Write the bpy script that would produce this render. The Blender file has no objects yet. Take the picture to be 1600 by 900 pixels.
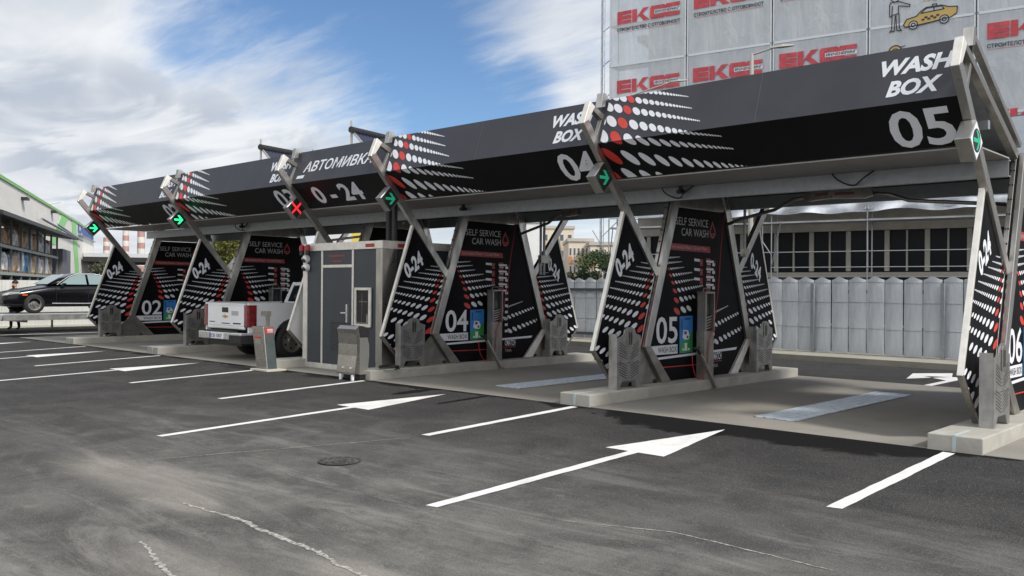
import bpy, bmesh, math, random
from mathutils import Vector, Matrix
R = math.radians
random.seed(7)
scene = bpy.context.scene
COL = scene.collection

# ------------------------------------------------------------------ camera
YAW, PITCH, ROLL = 0.7552, 0.0005, 0.0075
CAM = Vector((23.3496, -9.6594, 1.6051))
fw = Vector((-math.sin(YAW)*math.cos(PITCH), math.cos(YAW)*math.cos(PITCH), math.sin(PITCH)))
rt = Vector((math.cos(YAW), math.sin(YAW), 0.0))
up = rt.cross(fw)
rt2 = rt*math.cos(ROLL) + up*math.sin(ROLL)
up2 = -rt*math.sin(ROLL) + up*math.cos(ROLL)
cd = bpy.data.cameras.new('camera')
cam = bpy.data.objects.new('camera', cd)
COL.objects.link(cam)
cd.sensor_width = 36.0
cd.lens = 1402.96/1600*36.0
cd.clip_start = 0.05
cd.clip_end = 3000.0
M3 = Matrix((rt2, up2, -fw)).transposed()
cam.matrix_world = Matrix.Translation(CAM) @ M3.to_4x4()
scene.camera = cam

def ray(u, v):
    """direction of the photograph's pixel, used to give the clouds their bearing"""
    return (rt2*((u-800)/1402.96) - up2*((v-450)/1402.96) + fw).normalized()

# ------------------------------------------------------------------ exposure
scene.view_settings.view_transform = 'Standard'
scene.view_settings.look = 'None'
scene.view_settings.gamma = 1.0
scene.view_settings.exposure = 0.54
scene.view_settings.use_curve_mapping = False

# ------------------------------------------------------------------ sun and sky
SUN_DIR = Vector((0.72, 0.06, 0.68)).normalized()
SUN_ELEV = math.asin(SUN_DIR.z)
SUN_ROT = math.atan2(SUN_DIR.x, SUN_DIR.y)
sd = bpy.data.lights.new('sun', 'SUN')
sd.energy = 2.5
sd.angle = R(7)
sd.color = (1.0, 0.955, 0.885)
so = bpy.data.objects.new('sun', sd)
COL.objects.link(so)
so.rotation_euler = SUN_DIR.to_track_quat('Z', 'Y').to_euler()
so.location = (30, -10, 40)

class NT:
    """small helper that wires shader nodes"""
    def __init__(s, tree): s.t = tree; s.n = tree.nodes; s.l = tree.links
    def new(s, typ, **kw):
        n = s.n.new(typ)
        for k, v in kw.items(): setattr(n, k, v)
        return n
    def put(s, sock, val):
        if val is None: return
        if isinstance(val, bpy.types.NodeSocket): s.l.new(val, sock)
        elif isinstance(val, (tuple, list, Vector)):
            val = tuple(val)
            if len(sock.default_value) == 4 and len(val) == 3: val = val + (1.0,)
            sock.default_value = val
        else: sock.default_value = val
    def math(s, op, a, b=None, c=None, clamp=False):
        n = s.new('ShaderNodeMath', operation=op); n.use_clamp = clamp
        s.put(n.inputs[0], a); s.put(n.inputs[1], b)
        if c is not None: s.put(n.inputs[2], c)
        return n.outputs[0]
    def vec(s, op, a, b=None):
        n = s.new('ShaderNodeVectorMath', operation=op)
        s.put(n.inputs[0], a)
        if b is not None: s.put(n.inputs[1], b)
        return n.outputs['Value'] if op in ('DOT_PRODUCT', 'LENGTH', 'DISTANCE') else n.outputs[0]
    def mix(s, f, a, b, blend='MIX'):
        n = s.new('ShaderNodeMix', data_type='RGBA', blend_type=blend)
        s.put(n.inputs[0], f); s.put(n.inputs[6], a); s.put(n.inputs[7], b)
        return n.outputs[2]
    def ramp(s, x, lo, hi, a=0.0, b=1.0):
        n = s.new('ShaderNodeMapRange', interpolation_type='SMOOTHSTEP')
        s.put(n.inputs[0], x)
        for i, v in enumerate((lo, hi, a, b)): s.put(n.inputs[i+1], v)
        return n.outputs[0]
    def noise(s, vec, scale, detail=4.0, rough=0.55, dist=0.0):
        n = s.new('ShaderNodeTexNoise')
        s.put(n.inputs['Vector'], vec); s.put(n.inputs['Scale'], scale)
        s.put(n.inputs['Detail'], detail); s.put(n.inputs['Roughness'], rough); s.put(n.inputs['Distortion'], dist)
        return n.outputs['Fac']
    def scale(s, vec, sc):
        n = s.new('ShaderNodeMapping'); s.put(n.inputs['Vector'], vec); n.inputs['Scale'].default_value = sc
        return n.outputs[0]
    def rot(s, vec, ang, sc=(1, 1, 1)):
        n = s.new('ShaderNodeMapping'); s.put(n.inputs['Vector'], vec)
        n.inputs['Rotation'].default_value = (0, 0, ang); n.inputs['Scale'].default_value = sc
        return n.outputs[0]

world = bpy.data.worlds.new('World')
scene.world = world
world.use_nodes = True
w = NT(world.node_tree)
w.n.clear()
wout = w.new('ShaderNodeOutputWorld')
wbg = w.new('ShaderNodeBackground')
w.l.new(wbg.outputs[0], wout.inputs[0])
wbg.inputs['Strength'].default_value = 0.085
wbg.inputs['Strength'].default_value = 0.08
sky = w.new('ShaderNodeTexSky', sky_type='NISHITA')
sky.sun_disc = False
sky.sun_elevation = SUN_ELEV
sky.sun_rotation = SUN_ROT
sky.altitude = 550
sky.air_density = 1.0
sky.dust_density = 0.6
sky.ozone_density = 1.6
gen = w.new('ShaderNodeTexCoord').outputs['Generated']
sep = w.new('ShaderNodeSeparateXYZ'); w.l.new(gen, sep.inputs[0])
zc = w.math('MAXIMUM', sep.outputs[2], 0.0)
den = w.math('ADD', zc, 0.10)
px = w.math('DIVIDE', sep.outputs[0], den)
py = w.math('DIVIDE', sep.outputs[1], den)
cmb = w.new('ShaderNodeCombineXYZ'); w.l.new(px, cmb.inputs[0]); w.l.new(py, cmb.inputs[1])
# the cloud sheet: long fibres of high cloud, heavier banks low down
fib = w.noise(w.rot(cmb.outputs[0], R(24), (0.34, 1.05, 1)), 0.8, 7.0, 0.52, 0.7)
fib2 = w.noise(w.rot(cmb.outputs[0], R(20), (0.40, 2.9, 1)), 1.7, 7.0, 0.56, 0.6)
blot = w.noise(w.rot(cmb.outputs[0], R(24), (0.7, 1.2, 1)), 1.3, 5.0, 0.5, 0.35)
def blob(u, v, r_in, r_out):
    d = w.vec('DOT_PRODUCT', gen, ray(u, v))
    return w.ramp(d, math.cos(r_out/1402.96), math.cos(r_in/1402.96))
hole = None
for (u, v, a, b) in ((330, 30, 0, 150), (450, 70, 10, 170), (570, 100, 20, 190), (690, 125, 20, 180), (790, 160, 0, 110), (690, 180, 0, 80), (640, -40, 0, 240)):
    h = blob(u, v, a, b)
    hole = h if hole is None else w.math('MAXIMUM', hole, h)
bank = None
for (u, v, a, b) in ((480, 215, 10, 200), (300, 150, 0, 220), (140, 90, 0, 260), (60, 250, 0, 260), (360, 235, 0, 150), (900, 100, 0, 170), (830, 60, 0, 150), (930, 200, 0, 110)):
    h = blob(u, v, a, b)
    bank = h if bank is None else w.math('MAXIMUM', bank, h)
dens = w.math('ADD', w.math('MULTIPLY', fib, 0.95), w.math('MULTIPLY', fib2, 0.42))
dens = w.math('ADD', dens, w.math('MULTIPLY', blot, 0.25))
fine = w.noise(w.rot(cmb.outputs[0], R(26), (0.7, 2.0, 1)), 4.5, 7.0, 0.62, 0.4)
dens = w.math('ADD', dens, w.math('MULTIPLY', w.math('SUBTRACT', fine, 0.5), 0.46))
dens = w.math('SUBTRACT', dens, w.math('MULTIPLY', hole, 0.37))
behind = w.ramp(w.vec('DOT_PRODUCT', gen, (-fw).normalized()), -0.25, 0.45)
dens = w.math('ADD', dens, w.math('MULTIPLY', behind, 0.30))  # unseen cloud added behind the camera to brighten front faces
dens = w.math('ADD', dens, w.math('MULTIPLY', bank, 0.26))
low = w.ramp(zc, 0.22, 0.02, 0.0, 0.20)
dens = w.math('ADD', dens, low)
cov = w.ramp(dens, 0.52, 1.12)
# shaded undersides of the heavier clouds
grey = None
for (u, v, a, b) in ((90, 175, 20, 120), (200, 180, 10, 110), (330, 235, 10, 130), (450, 240, 0, 110), (120, 250, 0, 150), (20, 140, 0, 100)):
    h = blob(u, v, a, b)
    grey = h if grey is None else w.math('MAXIMUM', grey, h)
gn = w.noise(w.rot(cmb.outputs[0], R(30), (0.6, 1.3, 1)), 1.9, 5.0, 0.52, 0.5)
gmask = w.math('MULTIPLY', grey, w.ramp(gn, 0.40, 0.60))
gmask = w.math('MAXIMUM', gmask, w.math('MULTIPLY', w.ramp(blot, 0.40, 0.68), 0.60))
ccol = w.mix(gmask, (7.7, 7.9, 8.15), (4.4, 4.9, 5.7))
skyc = w.mix(1.0, sky.outputs[0], (0.78, 0.94, 1.10), 'MULTIPLY')
ccol = w.mix(w.math('MULTIPLY', behind, 0.8), ccol, (12.0, 12.0, 12.0))  # out-of-view cloud brightened further as added fill light
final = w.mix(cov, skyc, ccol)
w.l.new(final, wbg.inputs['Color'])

# ------------------------------------------------------------------ materials
def material(name, color, rough=0.6, metal=0.0, nscale=None, namt=0.15, bump=0.0, bscale=None, spec=0.5, col2=None, coat=0.0, rvar=0.0, stretch=(1, 1, 1)):
    m = bpy.data.materials.new(name)
    m.use_nodes = True
    g = NT(m.node_tree)
    b = g.n['Principled BSDF']
    b.inputs['Roughness'].default_value = rough
    b.inputs['Metallic'].default_value = metal
    b.inputs['Specular IOR Level'].default_value = spec
    b.inputs['Coat Weight'].default_value = coat
    if nscale:
        tc = g.new('ShaderNodeTexCoord').outputs['Object']
        v = g.scale(tc, stretch)
        f = g.noise(v, nscale, 5.0, 0.6)
        ff = g.ramp(f, 0.3, 0.7)
        c2 = col2 if col2 else tuple(c*(1-namt*2) for c in color)
        c1 = color if col2 else tuple(min(1, c*(1+namt)) for c in color)
        g.l.new(g.mix(ff, c1, c2), b.inputs['Base Color'])
        if rvar:
            g.l.new(g.math('ADD', g.math('MULTIPLY', ff, rvar), rough-rvar*0.5), b.inputs['Roughness'])
    else:
        b.inputs['Base Color'].default_value = (*color, 1)
    if bump:
        tc = g.new('ShaderNodeTexCoord').outputs['Object']
        f = g.noise(g.scale(tc, stretch), bscale or (nscale or 10)*3, 3.0, 0.6)
        bn = g.new('ShaderNodeBump'); bn.inputs['Strength'].default_value = bump; bn.inputs['Distance'].default_value = 0.02
        g.l.new(f, bn.inputs['Height']); g.l.new(bn.outputs[0], b.inputs['Normal'])
    return m

def emit(name, color, strength):
    m = material(name, color, 0.4)
    b = m.node_tree.nodes['Principled BSDF']
    b.inputs['Emission Color'].default_value = (*color, 1)
    b.inputs['Emission Strength'].default_value = strength
    return m

STEEL = material('brushed_steel', (0.475, 0.462, 0.438), 0.33, 0.9, 6.0, 0.10, 0.05, 60, rvar=0.15, stretch=(1, 1, 0.3))
STEEL_D = material('satin_steel', (0.34, 0.325, 0.30), 0.38, 0.85, 5.0, 0.12, 0.05, 50, rvar=0.15)
STEEL_L = material('polished_trim', (0.76, 0.74, 0.69), 0.42, 0.45, 8.0, 0.06)
ZINC = material('galvanised_steel', (0.36, 0.385, 0.41), 0.5, 0.6, 10.0, 0.05)
GUARD = material('guard_plate_steel', (0.37, 0.365, 0.355), 0.38, 0.75, 7.0, 0.1, 0.04, 60)
BLACKP = material('black_print', (0.006, 0.006, 0.008), 0.5, 0.0, 3.0, 0.2, spec=0.10)
BLACKM = material('matt_black', (0.015, 0.015, 0.016), 0.55, 0.0, 8.0, 0.2)
FASC_G = material('grey_fascia', (0.047, 0.049, 0.060), 0.42, 0.0, 1.5, 0.06, spec=0.3)
FASC_B = material('black_fascia', (0.0035, 0.0035, 0.0045), 0.45, 0.0, 2.0, 0.2, spec=0.25)
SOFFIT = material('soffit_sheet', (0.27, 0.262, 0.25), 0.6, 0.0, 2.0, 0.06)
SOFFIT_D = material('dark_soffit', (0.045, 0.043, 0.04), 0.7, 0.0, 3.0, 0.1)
WHITEP = material('white_print', (0.74, 0.765, 0.82), 0.45, 0.0, 4.0, 0.02)
REDP = material('red_print', (0.62, 0.045, 0.035), 0.42, 0.0, 4.0, 0.05)
DRED = material('dull_red_print', (0.35, 0.035, 0.035), 0.5, 0.0, 4.0, 0.05)
BLUEP = material('blue_print', (0.03, 0.22, 0.60), 0.4, 0.0, 3.0, 0.1)
GREENP = material('green_print', (0.03, 0.30, 0.07), 0.4, 0.0, 3.0, 0.1)
GREYTXT = material('grey_print', (0.42, 0.42, 0.43), 0.5)
CONC = None
def road_paint():
    m = material('road_paint', (0.72, 0.72, 0.71), 0.65)
    g = NT(m.node_tree); b = g.n['Principled BSDF']
    pos = g.new('ShaderNodeNewGeometry').outputs['Position']
    a = g.ramp(g.noise(pos, 18, 6, 0.7), 0.60, 0.72); d = g.ramp(g.noise(pos, 2.2, 5, 0.6, 0.5), 0.40, 0.75)
    c = g.mix(g.math('MULTIPLY', d, 0.6), (0.74, 0.74, 0.73), (0.52, 0.51, 0.49))
    c = g.mix(g.math('MULTIPLY', a, 0.75), c, (0.20, 0.195, 0.19))
    g.l.new(c, b.inputs['Base Color'])
    return m
ROADW = road_paint()
BOOTH_P = material('anthracite_panel', (0.043, 0.051, 0.062), 0.5, 0.0, 2.0, 0.05)
RUBBER = material('rubber', (0.016, 0.016, 0.017), 0.75, 0.0, 20.0, 0.2, 0.1)
TREAD = RUBBER
GLASSD = material('dark_glass', (0.012, 0.016, 0.022), 0.06, 0.0, spec=0.8)
GLASSL = material('pale_windscreen', (0.18, 0.25, 0.26), 0.08, 0.0, spec=0.9)
CARWHITE = material('white_car_paint', (0.80, 0.82, 0.85), 0.3, 0.0, 2.0, 0.02, coat=0.7)
CARBLACK = material('black_car_paint', (0.004, 0.004, 0.006), 0.2, 0.0, spec=0.35, coat=0.15)
CHROME = material('chrome', (0.80, 0.81, 0.83), 0.2, 0.75)
TAILRED = material('tail_lamp_red', (0.20, 0.006, 0.010), 0.15, 0.0, 9.0, 0.4, coat=0.6)
GOLD = material('gold_badge', (0.62, 0.42, 0.10), 0.3, 0.7)
PLASTIC = material('dark_plastic', (0.02, 0.02, 0.022), 0.5, 0.0, 12, 0.2)
REDHOSE = material('red_hose', (0.42, 0.02, 0.03), 0.5)
GLOW_G = emit('green_signal_led', (0.02, 0.85, 0.26), 1.25)
DIM_G = emit('green_signal_led_low', (0.012, 0.34, 0.18), 0.28)
GLOW_R = emit('red_signal_led', (1.0, 0.015, 0.025), 1.2)
LENS = material('signal_lens', (0.02, 0.026, 0.024), 0.25)
FENCEM = material('fence_panel_grey', (0.55, 0.585, 0.625), 0.5, 0.1, 3.0, 0.06, stretch=(4, 4, 0.6))
CREAM = material('store_cladding', (0.80, 0.77, 0.70), 0.6, 0.0, 0.3, 0.03, stretch=(1, 1, 4))
LGREEN = material('store_green', (0.30, 0.66, 0.24), 0.55)
DGREEN = material('roof_trim_green', (0.22, 0.50, 0.12), 0.5)
SIGNBLUE = material('sign_blue', (0.012, 0.07, 0.36), 0.45)

def concrete(name, base, dark, sc=1.0, marks=0.5):
    m = material(name, base, 0.85)
    g = NT(m.node_tree); b = g.n['Principled BSDF']
    pos = g.new('ShaderNodeNewGeometry').outputs['Position']
    n1 = g.ramp(g.noise(pos, 0.55*sc, 6, 0.6, 0.6), 0.32, 0.72)
    n2 = g.ramp(g.noise(pos, 3.0*sc, 6, 0.65), 0.35, 0.75)
    n3 = g.noise(pos, 70, 3, 0.6)
    c = g.mix(g.math('MULTIPLY', n1, marks), base, dark)
    c = g.mix(g.math('MULTIPLY', n2, 0.45), c, tuple(x*0.72 for x in base))
    c = g.mix(g.math('MULTIPLY', n3, 0.35), c, tuple(min(1, x*1.25) for x in base))
    g.l.new(c, b.inputs['Base Color'])
    bn = g.new('ShaderNodeBump'); bn.inputs['Strength'].default_value = 0.25; bn.inputs['Distance'].default_value = 0.01
    g.l.new(g.noise(pos, 35, 5, 0.65), bn.inputs['Height']); g.l.new(bn.outputs[0], b.inputs['Normal'])
    return m
CONC = concrete('kerb_concrete', (0.42, 0.405, 0.365), (0.20, 0.19, 0.165), 2.2, 0.75)
SLABM = concrete('slab_concrete', (0.250, 0.235, 0.208), (0.122, 0.114, 0.101), 1.0, 0.75)
PAVE = concrete('pale_concrete', (0.48, 0.46, 0.40), (0.36, 0.34, 0.3), 1.0, 0.5)

def asphalt():
    m = material('asphalt', (0.06, 0.06, 0.06), 0.85)
    g = NT(m.node_tree); b = g.n['Principled BSDF']
    pos = g.new('ShaderNodeNewGeometry').outputs['Position']
    sp = g.new('ShaderNodeSeparateXYZ'); g.l.new(pos, sp.inputs[0])
    big = g.noise(pos, 0.30, 6, 0.62, 0.8)
    mid = g.noise(pos, 1.3, 7, 0.66, 0.5)
    agg = g.noise(pos, 90, 3, 0.7)
    grit = g.noise(pos, 48, 5, 0.75)
    streak = g.noise(g.rot(pos, R(-38), (0.32, 1.7, 1)), 1.0, 9, 0.72, 0.9)
    streak2 = g.noise(g.rot(pos, R(-44), (0.7, 1.9, 1)), 1.7, 9, 0.74, 1.0)
    # newer dark mat beside the slab, older greyer mat further out
    yy = g.math('ADD', sp.outputs[1], g.math('MULTIPLY', g.math('SUBTRACT', big, 0.5), 3.2))
    old = g.ramp(yy, -1.0, -5.4)
    near = g.ramp(sp.outputs[0], 8.0, 17.5, 0.12, 1.0)
    old = g.math('MULTIPLY', old, near)
    new_c = g.mix(g.ramp(mid, 0.35, 0.7), (0.020, 0.020, 0.022), (0.037, 0.036, 0.036))
    old_c = g.mix(g.ramp(mid, 0.33, 0.68), (0.068, 0.066, 0.063), (0.146, 0.141, 0.133))
    c = g.mix(old, new_c, old_c)
    st = g.math('MULTIPLY', g.ramp(streak, 0.47, 0.66), g.math('MULTIPLY', old, 0.80))
    c = g.mix(g.math('MULTIPLY', st, 0.85), c, (0.240, 0.231, 0.216))
    c = g.mix(g.math('MULTIPLY', g.ramp(streak2, 0.50, 0.34), g.math('MULTIPLY', old, 0.55)), c, (0.050, 0.048, 0.046))
    c = g.mix(g.math('MULTIPLY', g.ramp(streak2, 0.57, 0.72), g.math('ADD', g.math('MULTIPLY', old, 0.40), 0.03)), c, (0.27, 0.26, 0.243))
    def spot(x, y, rx, ry, a, k):
        d = g.vec('SUBTRACT', pos, (x, y, 0.0))
        d = g.rot(d, a, (1/rx, 1/ry, 0.0))
        l = g.vec('LENGTH', d)
        l = g.math('ADD', l, g.math('MULTIPLY', g.math('SUBTRACT', mid, 0.5), k))
        return g.ramp(l, 1.0, 0.35)
    dust = g.math('MAXIMUM', spot(15.0, -5.9, 1.9, 0.55, R(-48), 1.3), spot(16.1, -6.05, 0.9, 0.35, R(-20), 1.2))
    dust = g.math('MAXIMUM', dust, spot(18.9, -6.2, 0.9, 0.35, R(-25), 1.6))
    dust = g.math('MAXIMUM', dust, g.math('MULTIPLY', spot(18.0, -6.9, 1.2, 0.4, R(-25), 1.8), 0.7))
    dust = g.math('MULTIPLY', dust, g.ramp(streak, 0.3, 0.6, 0.35, 1.0))
    c = g.mix(g.math('MULTIPLY', dust, 0.65), c, (0.31, 0.287, 0.256))
    # scattered pale scuffs
    sc = g.math('MULTIPLY', g.ramp(g.noise(g.rot(pos, R(-35), (0.5, 2.4, 1)), 2.6, 6, 0.75, 1.2), 0.66, 0.78), g.math('ADD', g.math('MULTIPLY', old, 0.5), 0.06))
    c = g.mix(sc, c, (0.27, 0.255, 0.235))
    wet = g.math('MAXIMUM', spot(17.6, -0.45, 0.95, 0.60, 0.0, 1.7), spot(19.0, -0.35, 0.95, 0.50, 0.0, 1.7))
    wet = g.math('MAXIMUM', wet, spot(13.85, -0.55, 0.10, 0.85, R(-8), 0.6))
    wet = g.math('MAXIMUM', wet, spot(12.6, -0.45, 0.22, 0.6, R(-8), 0.8))
    edge = g.math('ADD', sp.outputs[1], g.math('MULTIPLY', g.math('SUBTRACT', mid, 0.5), 1.5))
    edge = g.math('ADD', edge, g.math('MULTIPLY', g.math('SUBTRACT', grit, 0.5), 0.25))
    xm = g.math('MULTIPLY', g.ramp(sp.outputs[0], 15.9, 17.0), g.ramp(sp.outputs[0], 20.9, 19.9))
    band = g.ramp(edge, g.math('SUBTRACT', -0.16, g.math('MULTIPLY', xm, 0.62)), g.math('SUBTRACT', -0.06, g.math('MULTIPLY', xm, 0.46)))
    band = g.math('MULTIPLY', band, g.ramp(sp.outputs[1], 1.5, 0.5))
    wetm = g.math('MAXIMUM', g.ramp(wet, 0.35, 0.6), band)
    c = g.mix(g.math('MULTIPLY', g.ramp(agg, 0.50, 0.70), 0.45), c, (0.30, 0.285, 0.265))
    c = g.mix(g.math('MULTIPLY', g.ramp(grit, 0.50, 0.32), 0.42), c, (0.03, 0.03, 0.03))
    c = g.mix(g.math('MULTIPLY', wetm, 0.9), c, (0.008, 0.008, 0.009))
    g.l.new(c, b.inputs['Base Color'])
    b.inputs['Roughness'].default_value = 0.92
    g.l.new(g.math('SUBTRACT', 0.22, g.math('MULTIPLY', wetm, 0.14)), b.inputs['Specular IOR Level'])
    bn = g.new('ShaderNodeBump'); bn.inputs['Strength'].default_value = 0.55; bn.inputs['Distance'].default_value = 0.012
    g.l.new(g.math('ADD', agg, g.math('MULTIPLY', grit, 0.8)), bn.inputs['Height']); g.l.new(bn.outputs[0], b.inputs['Normal'])
    return m
ASPHALT = asphalt()

# ------------------------------------------------------------------ mesh helpers
class MB:
    def __init__(s): s.v = []; s.f = []
    def add(s, vs, fs):
        o = len(s.v); s.v += [tuple(p) for p in vs]; s.f += [tuple(i+o for i in f) for f in fs]; return s
    def box(s, x0, x1, y0, y1, z0, z1):
        return s.add([(x0,y0,z0),(x1,y0,z0),(x1,y1,z0),(x0,y1,z0),(x0,y0,z1),(x1,y0,z1),(x1,y1,z1),(x0,y1,z1)],
                     [(0,3,2,1),(4,5,6,7),(0,1,5,4),(1,2,6,5),(2,3,7,6),(3,0,4,7)])
    def prism(s, poly, a, b, axis='x'):
        """polygon of (p,q) pairs extruded from a to b along an axis: x uses (y,z), y uses (x,z), z uses (x,y)"""
        def P(p, t):
            return {'x': (t, p[0], p[1]), 'y': (p[0], t, p[1]), 'z': (p[0], p[1], t)}[axis]
        n = len(poly)
        area = sum(poly[i][0]*poly[(i+1)%n][1]-poly[(i+1)%n][0]*poly[i][1] for i in range(n))
        if (area < 0) != (axis == 'y'): poly = poly[::-1]
        if a > b: a, b = b, a
        vs = [P(p, a) for p in poly] + [P(p, b) for p in poly]
        fs = [tuple(range(n))[::-1], tuple(range(n, 2*n))] + [(i, (i+1)%n, n+(i+1)%n, n+i) for i in range(n)]
        return s.add(vs, fs)
    def tube(s, pts, r, n=8, closed_ends=True):
        pts = [Vector(p) for p in pts]
        rs = r if isinstance(r, (list, tuple)) else [r]*len(pts)
        base = len(s.v); ref = None
        for i, p in enumerate(pts):
            t = (pts[min(i+1, len(pts)-1)]-pts[max(i-1, 0)]).normalized()
            if ref is None:
                ref = Vector((0, 0, 1)) if abs(t.z) < 0.9 else Vector((1, 0, 0))
            a = t.cross(ref).normalized(); b = a.cross(t).normalized(); ref = b
            for k in range(n):
                th = 2*math.pi*k/n
                s.v.append(tuple(p + (a*math.cos(th)+b*math.sin(th))*rs[i]))
        m = len(pts)
        for i in range(m-1):
            for k in range(n):
                s.f.append((base+i*n+k, base+i*n+(k+1)%n, base+(i+1)*n+(k+1)%n, base+(i+1)*n+k))
        if closed_ends:
            s.f.append(tuple(base+k for k in range(n))[::-1]); s.f.append(tuple(base+(m-1)*n+k for k in range(n)))
        return s
    def bar(s, p0, p1, w, h=None, upv=(0, 0, 1)):
        p0 = Vector(p0); p1 = Vector(p1); t = (p1-p0).normalized(); u = Vector(upv)
        if abs(t.dot(u)) > 0.95: u = Vector((1, 0, 0))
        a = t.cross(u).normalized()*(w/2); b = a.cross(t).normalized()*((h or w)/2)
        return s.add([p0-a-b, p0+a-b, p0+a+b, p0-a+b, p1-a-b, p1+a-b, p1+a+b, p1-a+b],
                     [(0,3,2,1),(4,5,6,7),(0,1,5,4),(1,2,6,5),(2,3,7,6),(3,0,4,7)])
    def face(s, pts): return s.add(pts, [tuple(range(len(pts)))])
    def loft(s, secs, cap=True, closed=True):
        n = len(secs[0]); base = len(s.v)
        for sc in secs: s.v += [tuple(p) for p in sc]
        for i in range(len(secs)-1):
            for k in range(n if closed else n-1):
                s.f.append((base+i*n+k, base+i*n+(k+1)%n, base+(i+1)*n+(k+1)%n, base+(i+1)*n+k))
        if cap:
            s.f.append(tuple(base+k for k in range(n))[::-1]); s.f.append(tuple(base+(len(secs)-1)*n+k for k in range(n)))
        return s
    def xf(s, M):
        s.v = [tuple(M @ Vector(p)) for p in s.v]; return s
    def build(s, name, mat, parent=None, bevel=0, smooth=False, fixn=False, seg=2):
        me = bpy.data.meshes.new(name)
        me.from_pydata(s.v, [], s.f)
        if fixn:
            bm = bmesh.new(); bm.from_mesh(me); bmesh.ops.recalc_face_normals(bm, faces=bm.faces); bm.to_mesh(me); bm.free()
        me.materials.append(mat)
        if smooth:
            for p in me.polygons: p.use_smooth = True
        me.update()
        o = bpy.data.objects.new(name, me)
        COL.objects.link(o)
        if parent: o.parent = parent
        if bevel:
            b = o.modifiers.new('bevel', 'BEVEL'); b.width = bevel; b.segments = seg; b.limit_method = 'ANGLE'; b.angle_limit = R(40)
        return o

def tag(o, label=None, cat=None, group=None, kind=None):
    if label: o['label'] = label
    if cat: o['category'] = cat
    if group: o['group'] = group
    if kind: o['kind'] = kind
    return o
def thing(name, label, cat, loc=(0, 0, 0), rz=0.0, group=None):
    o = bpy.data.objects.new(name, None); COL.objects.link(o)
    o.empty_display_size = 0.2
    o.location = loc; o.rotation_euler = (0, 0, rz)
    return tag(o, label, cat, group)
def copy_tree(o, parent=None):
    c = o.copy(); COL.objects.link(c)
    if parent: c.parent = parent
    for ch in list(o.children): copy_tree(ch, c)
    return c

def text_polys(body, bold=0.0, shear=0.0, res=3, space=1.0, line=1.0, align='LEFT'):
    cu = bpy.data.curves.new('lettering_curve', 'FONT')
    cu.body = body; cu.offset = bold; cu.shear = shear; cu.resolution_u = res
    cu.space_character = space; cu.space_line = line; cu.align_x = align
    ob = bpy.data.objects.new('lettering_curve', cu); COL.objects.link(ob)
    dg = bpy.context.evaluated_depsgraph_get(); dg.update()
    ev = ob.evaluated_get(dg); me = ev.to_mesh()
    vs = [(v.co.x, v.co.y) for v in me.vertices]; fs = [tuple(p.vertices) for p in me.polygons]
    ev.to_mesh_clear()
    bpy.data.objects.remove(ob); bpy.data.curves.remove(cu)
    return vs, fs
def text(body, org, U, V, w, h, mat, parent=None, name='lettering', mb=None, off=0.003, **kw):
    """lettering fitted to a w x h box on a plane: org is the lower-left corner, U and V its directions"""
    vs, fs = text_polys(body, **kw)
    x0 = min(p[0] for p in vs); x1 = max(p[0] for p in vs); y0 = min(p[1] for p in vs); y1 = max(p[1] for p in vs)
    org = Vector(org); U = Vector(U); V = Vector(V); N = U.cross(V).normalized()*off
    pts = [org + N + U*((p[0]-x0)/(x1-x0)*w) + V*((p[1]-y0)/(y1-y0)*h) for p in vs]
    m = mb or MB(); m.add(pts, fs)
    if mb: return mb
    return m.build(name, mat, parent)

def clip(poly, hull):
    """Sutherland-Hodgman, hull counter-clockwise"""
    out = poly
    n = len(hull)
    for i in range(n):
        a = hull[i]; b = hull[(i+1) % n]
        inp = out; out = []
        if not inp: break
        sd_ = lambda p: (b[0]-a[0])*(p[1]-a[1])-(b[1]-a[1])*(p[0]-a[0])
        for j in range(len(inp)):
            p, q = inp[j], inp[(j+1) % len(inp)]
            dp, dq = sd_(p), sd_(q)
            if dp >= 0: out.append(p)
            if (dp >= 0) != (dq >= 0):
                t = dp/(dp-dq); out.append((p[0]+(q[0]-p[0])*t, p[1]+(q[1]-p[1])*t))
    return out
def ccw(poly):
    n = len(poly)
    a = sum(poly[i][0]*poly[(i+1)%n][1]-poly[(i+1)%n][0]*poly[i][1] for i in range(n))
    return poly if a > 0 else poly[::-1]
def ell(cx, cy, rx, ry, tilt=0.0, n=20):
    c, s_ = math.cos(tilt), math.sin(tilt)
    return [(cx+rx*math.cos(t)*c-ry*math.sin(t)*s_, cy+rx*math.cos(t)*s_+ry*math.sin(t)*c) for t in [2*math.pi*k/n for k in range(n)]]
def dots(rows, hull, to3d, parent, tilt, fa, fb):
    """rows of slanted ellipses that shrink along the row: (x, y, dx, dy, shrink, count, has red, dots before the red)"""
    wm, rm = MB(), MB()
    hull = ccw(hull)
    for (cx, cy, sx, sy, q, n, has_red, pre) in rows:
        stp = math.hypot(sx, sy)
        items = [(cx-sx*j*1.06, cy-sy*j*1.06, 1.04**j, False) for j in range(1, pre+1)]
        x, y, s_ = cx, cy, 1.0
        for k in range(n):
            items.append((x, y, s_, has_red and k == 0))
            x += sx*s_; y += sy*s_; s_ *= q
        for (a, b, k, red) in items:
            p = clip(ell(a, b, stp*fa*k, stp*fb*k, tilt), hull)
            if len(p) >= 3: (rm if red else wm).face([to3d(t) for t in p])
    if wm.f: wm.build('white_dot_print', WHITEP, parent)
    if rm.f: rm.build('red_dot_print', REDP, parent)

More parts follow.
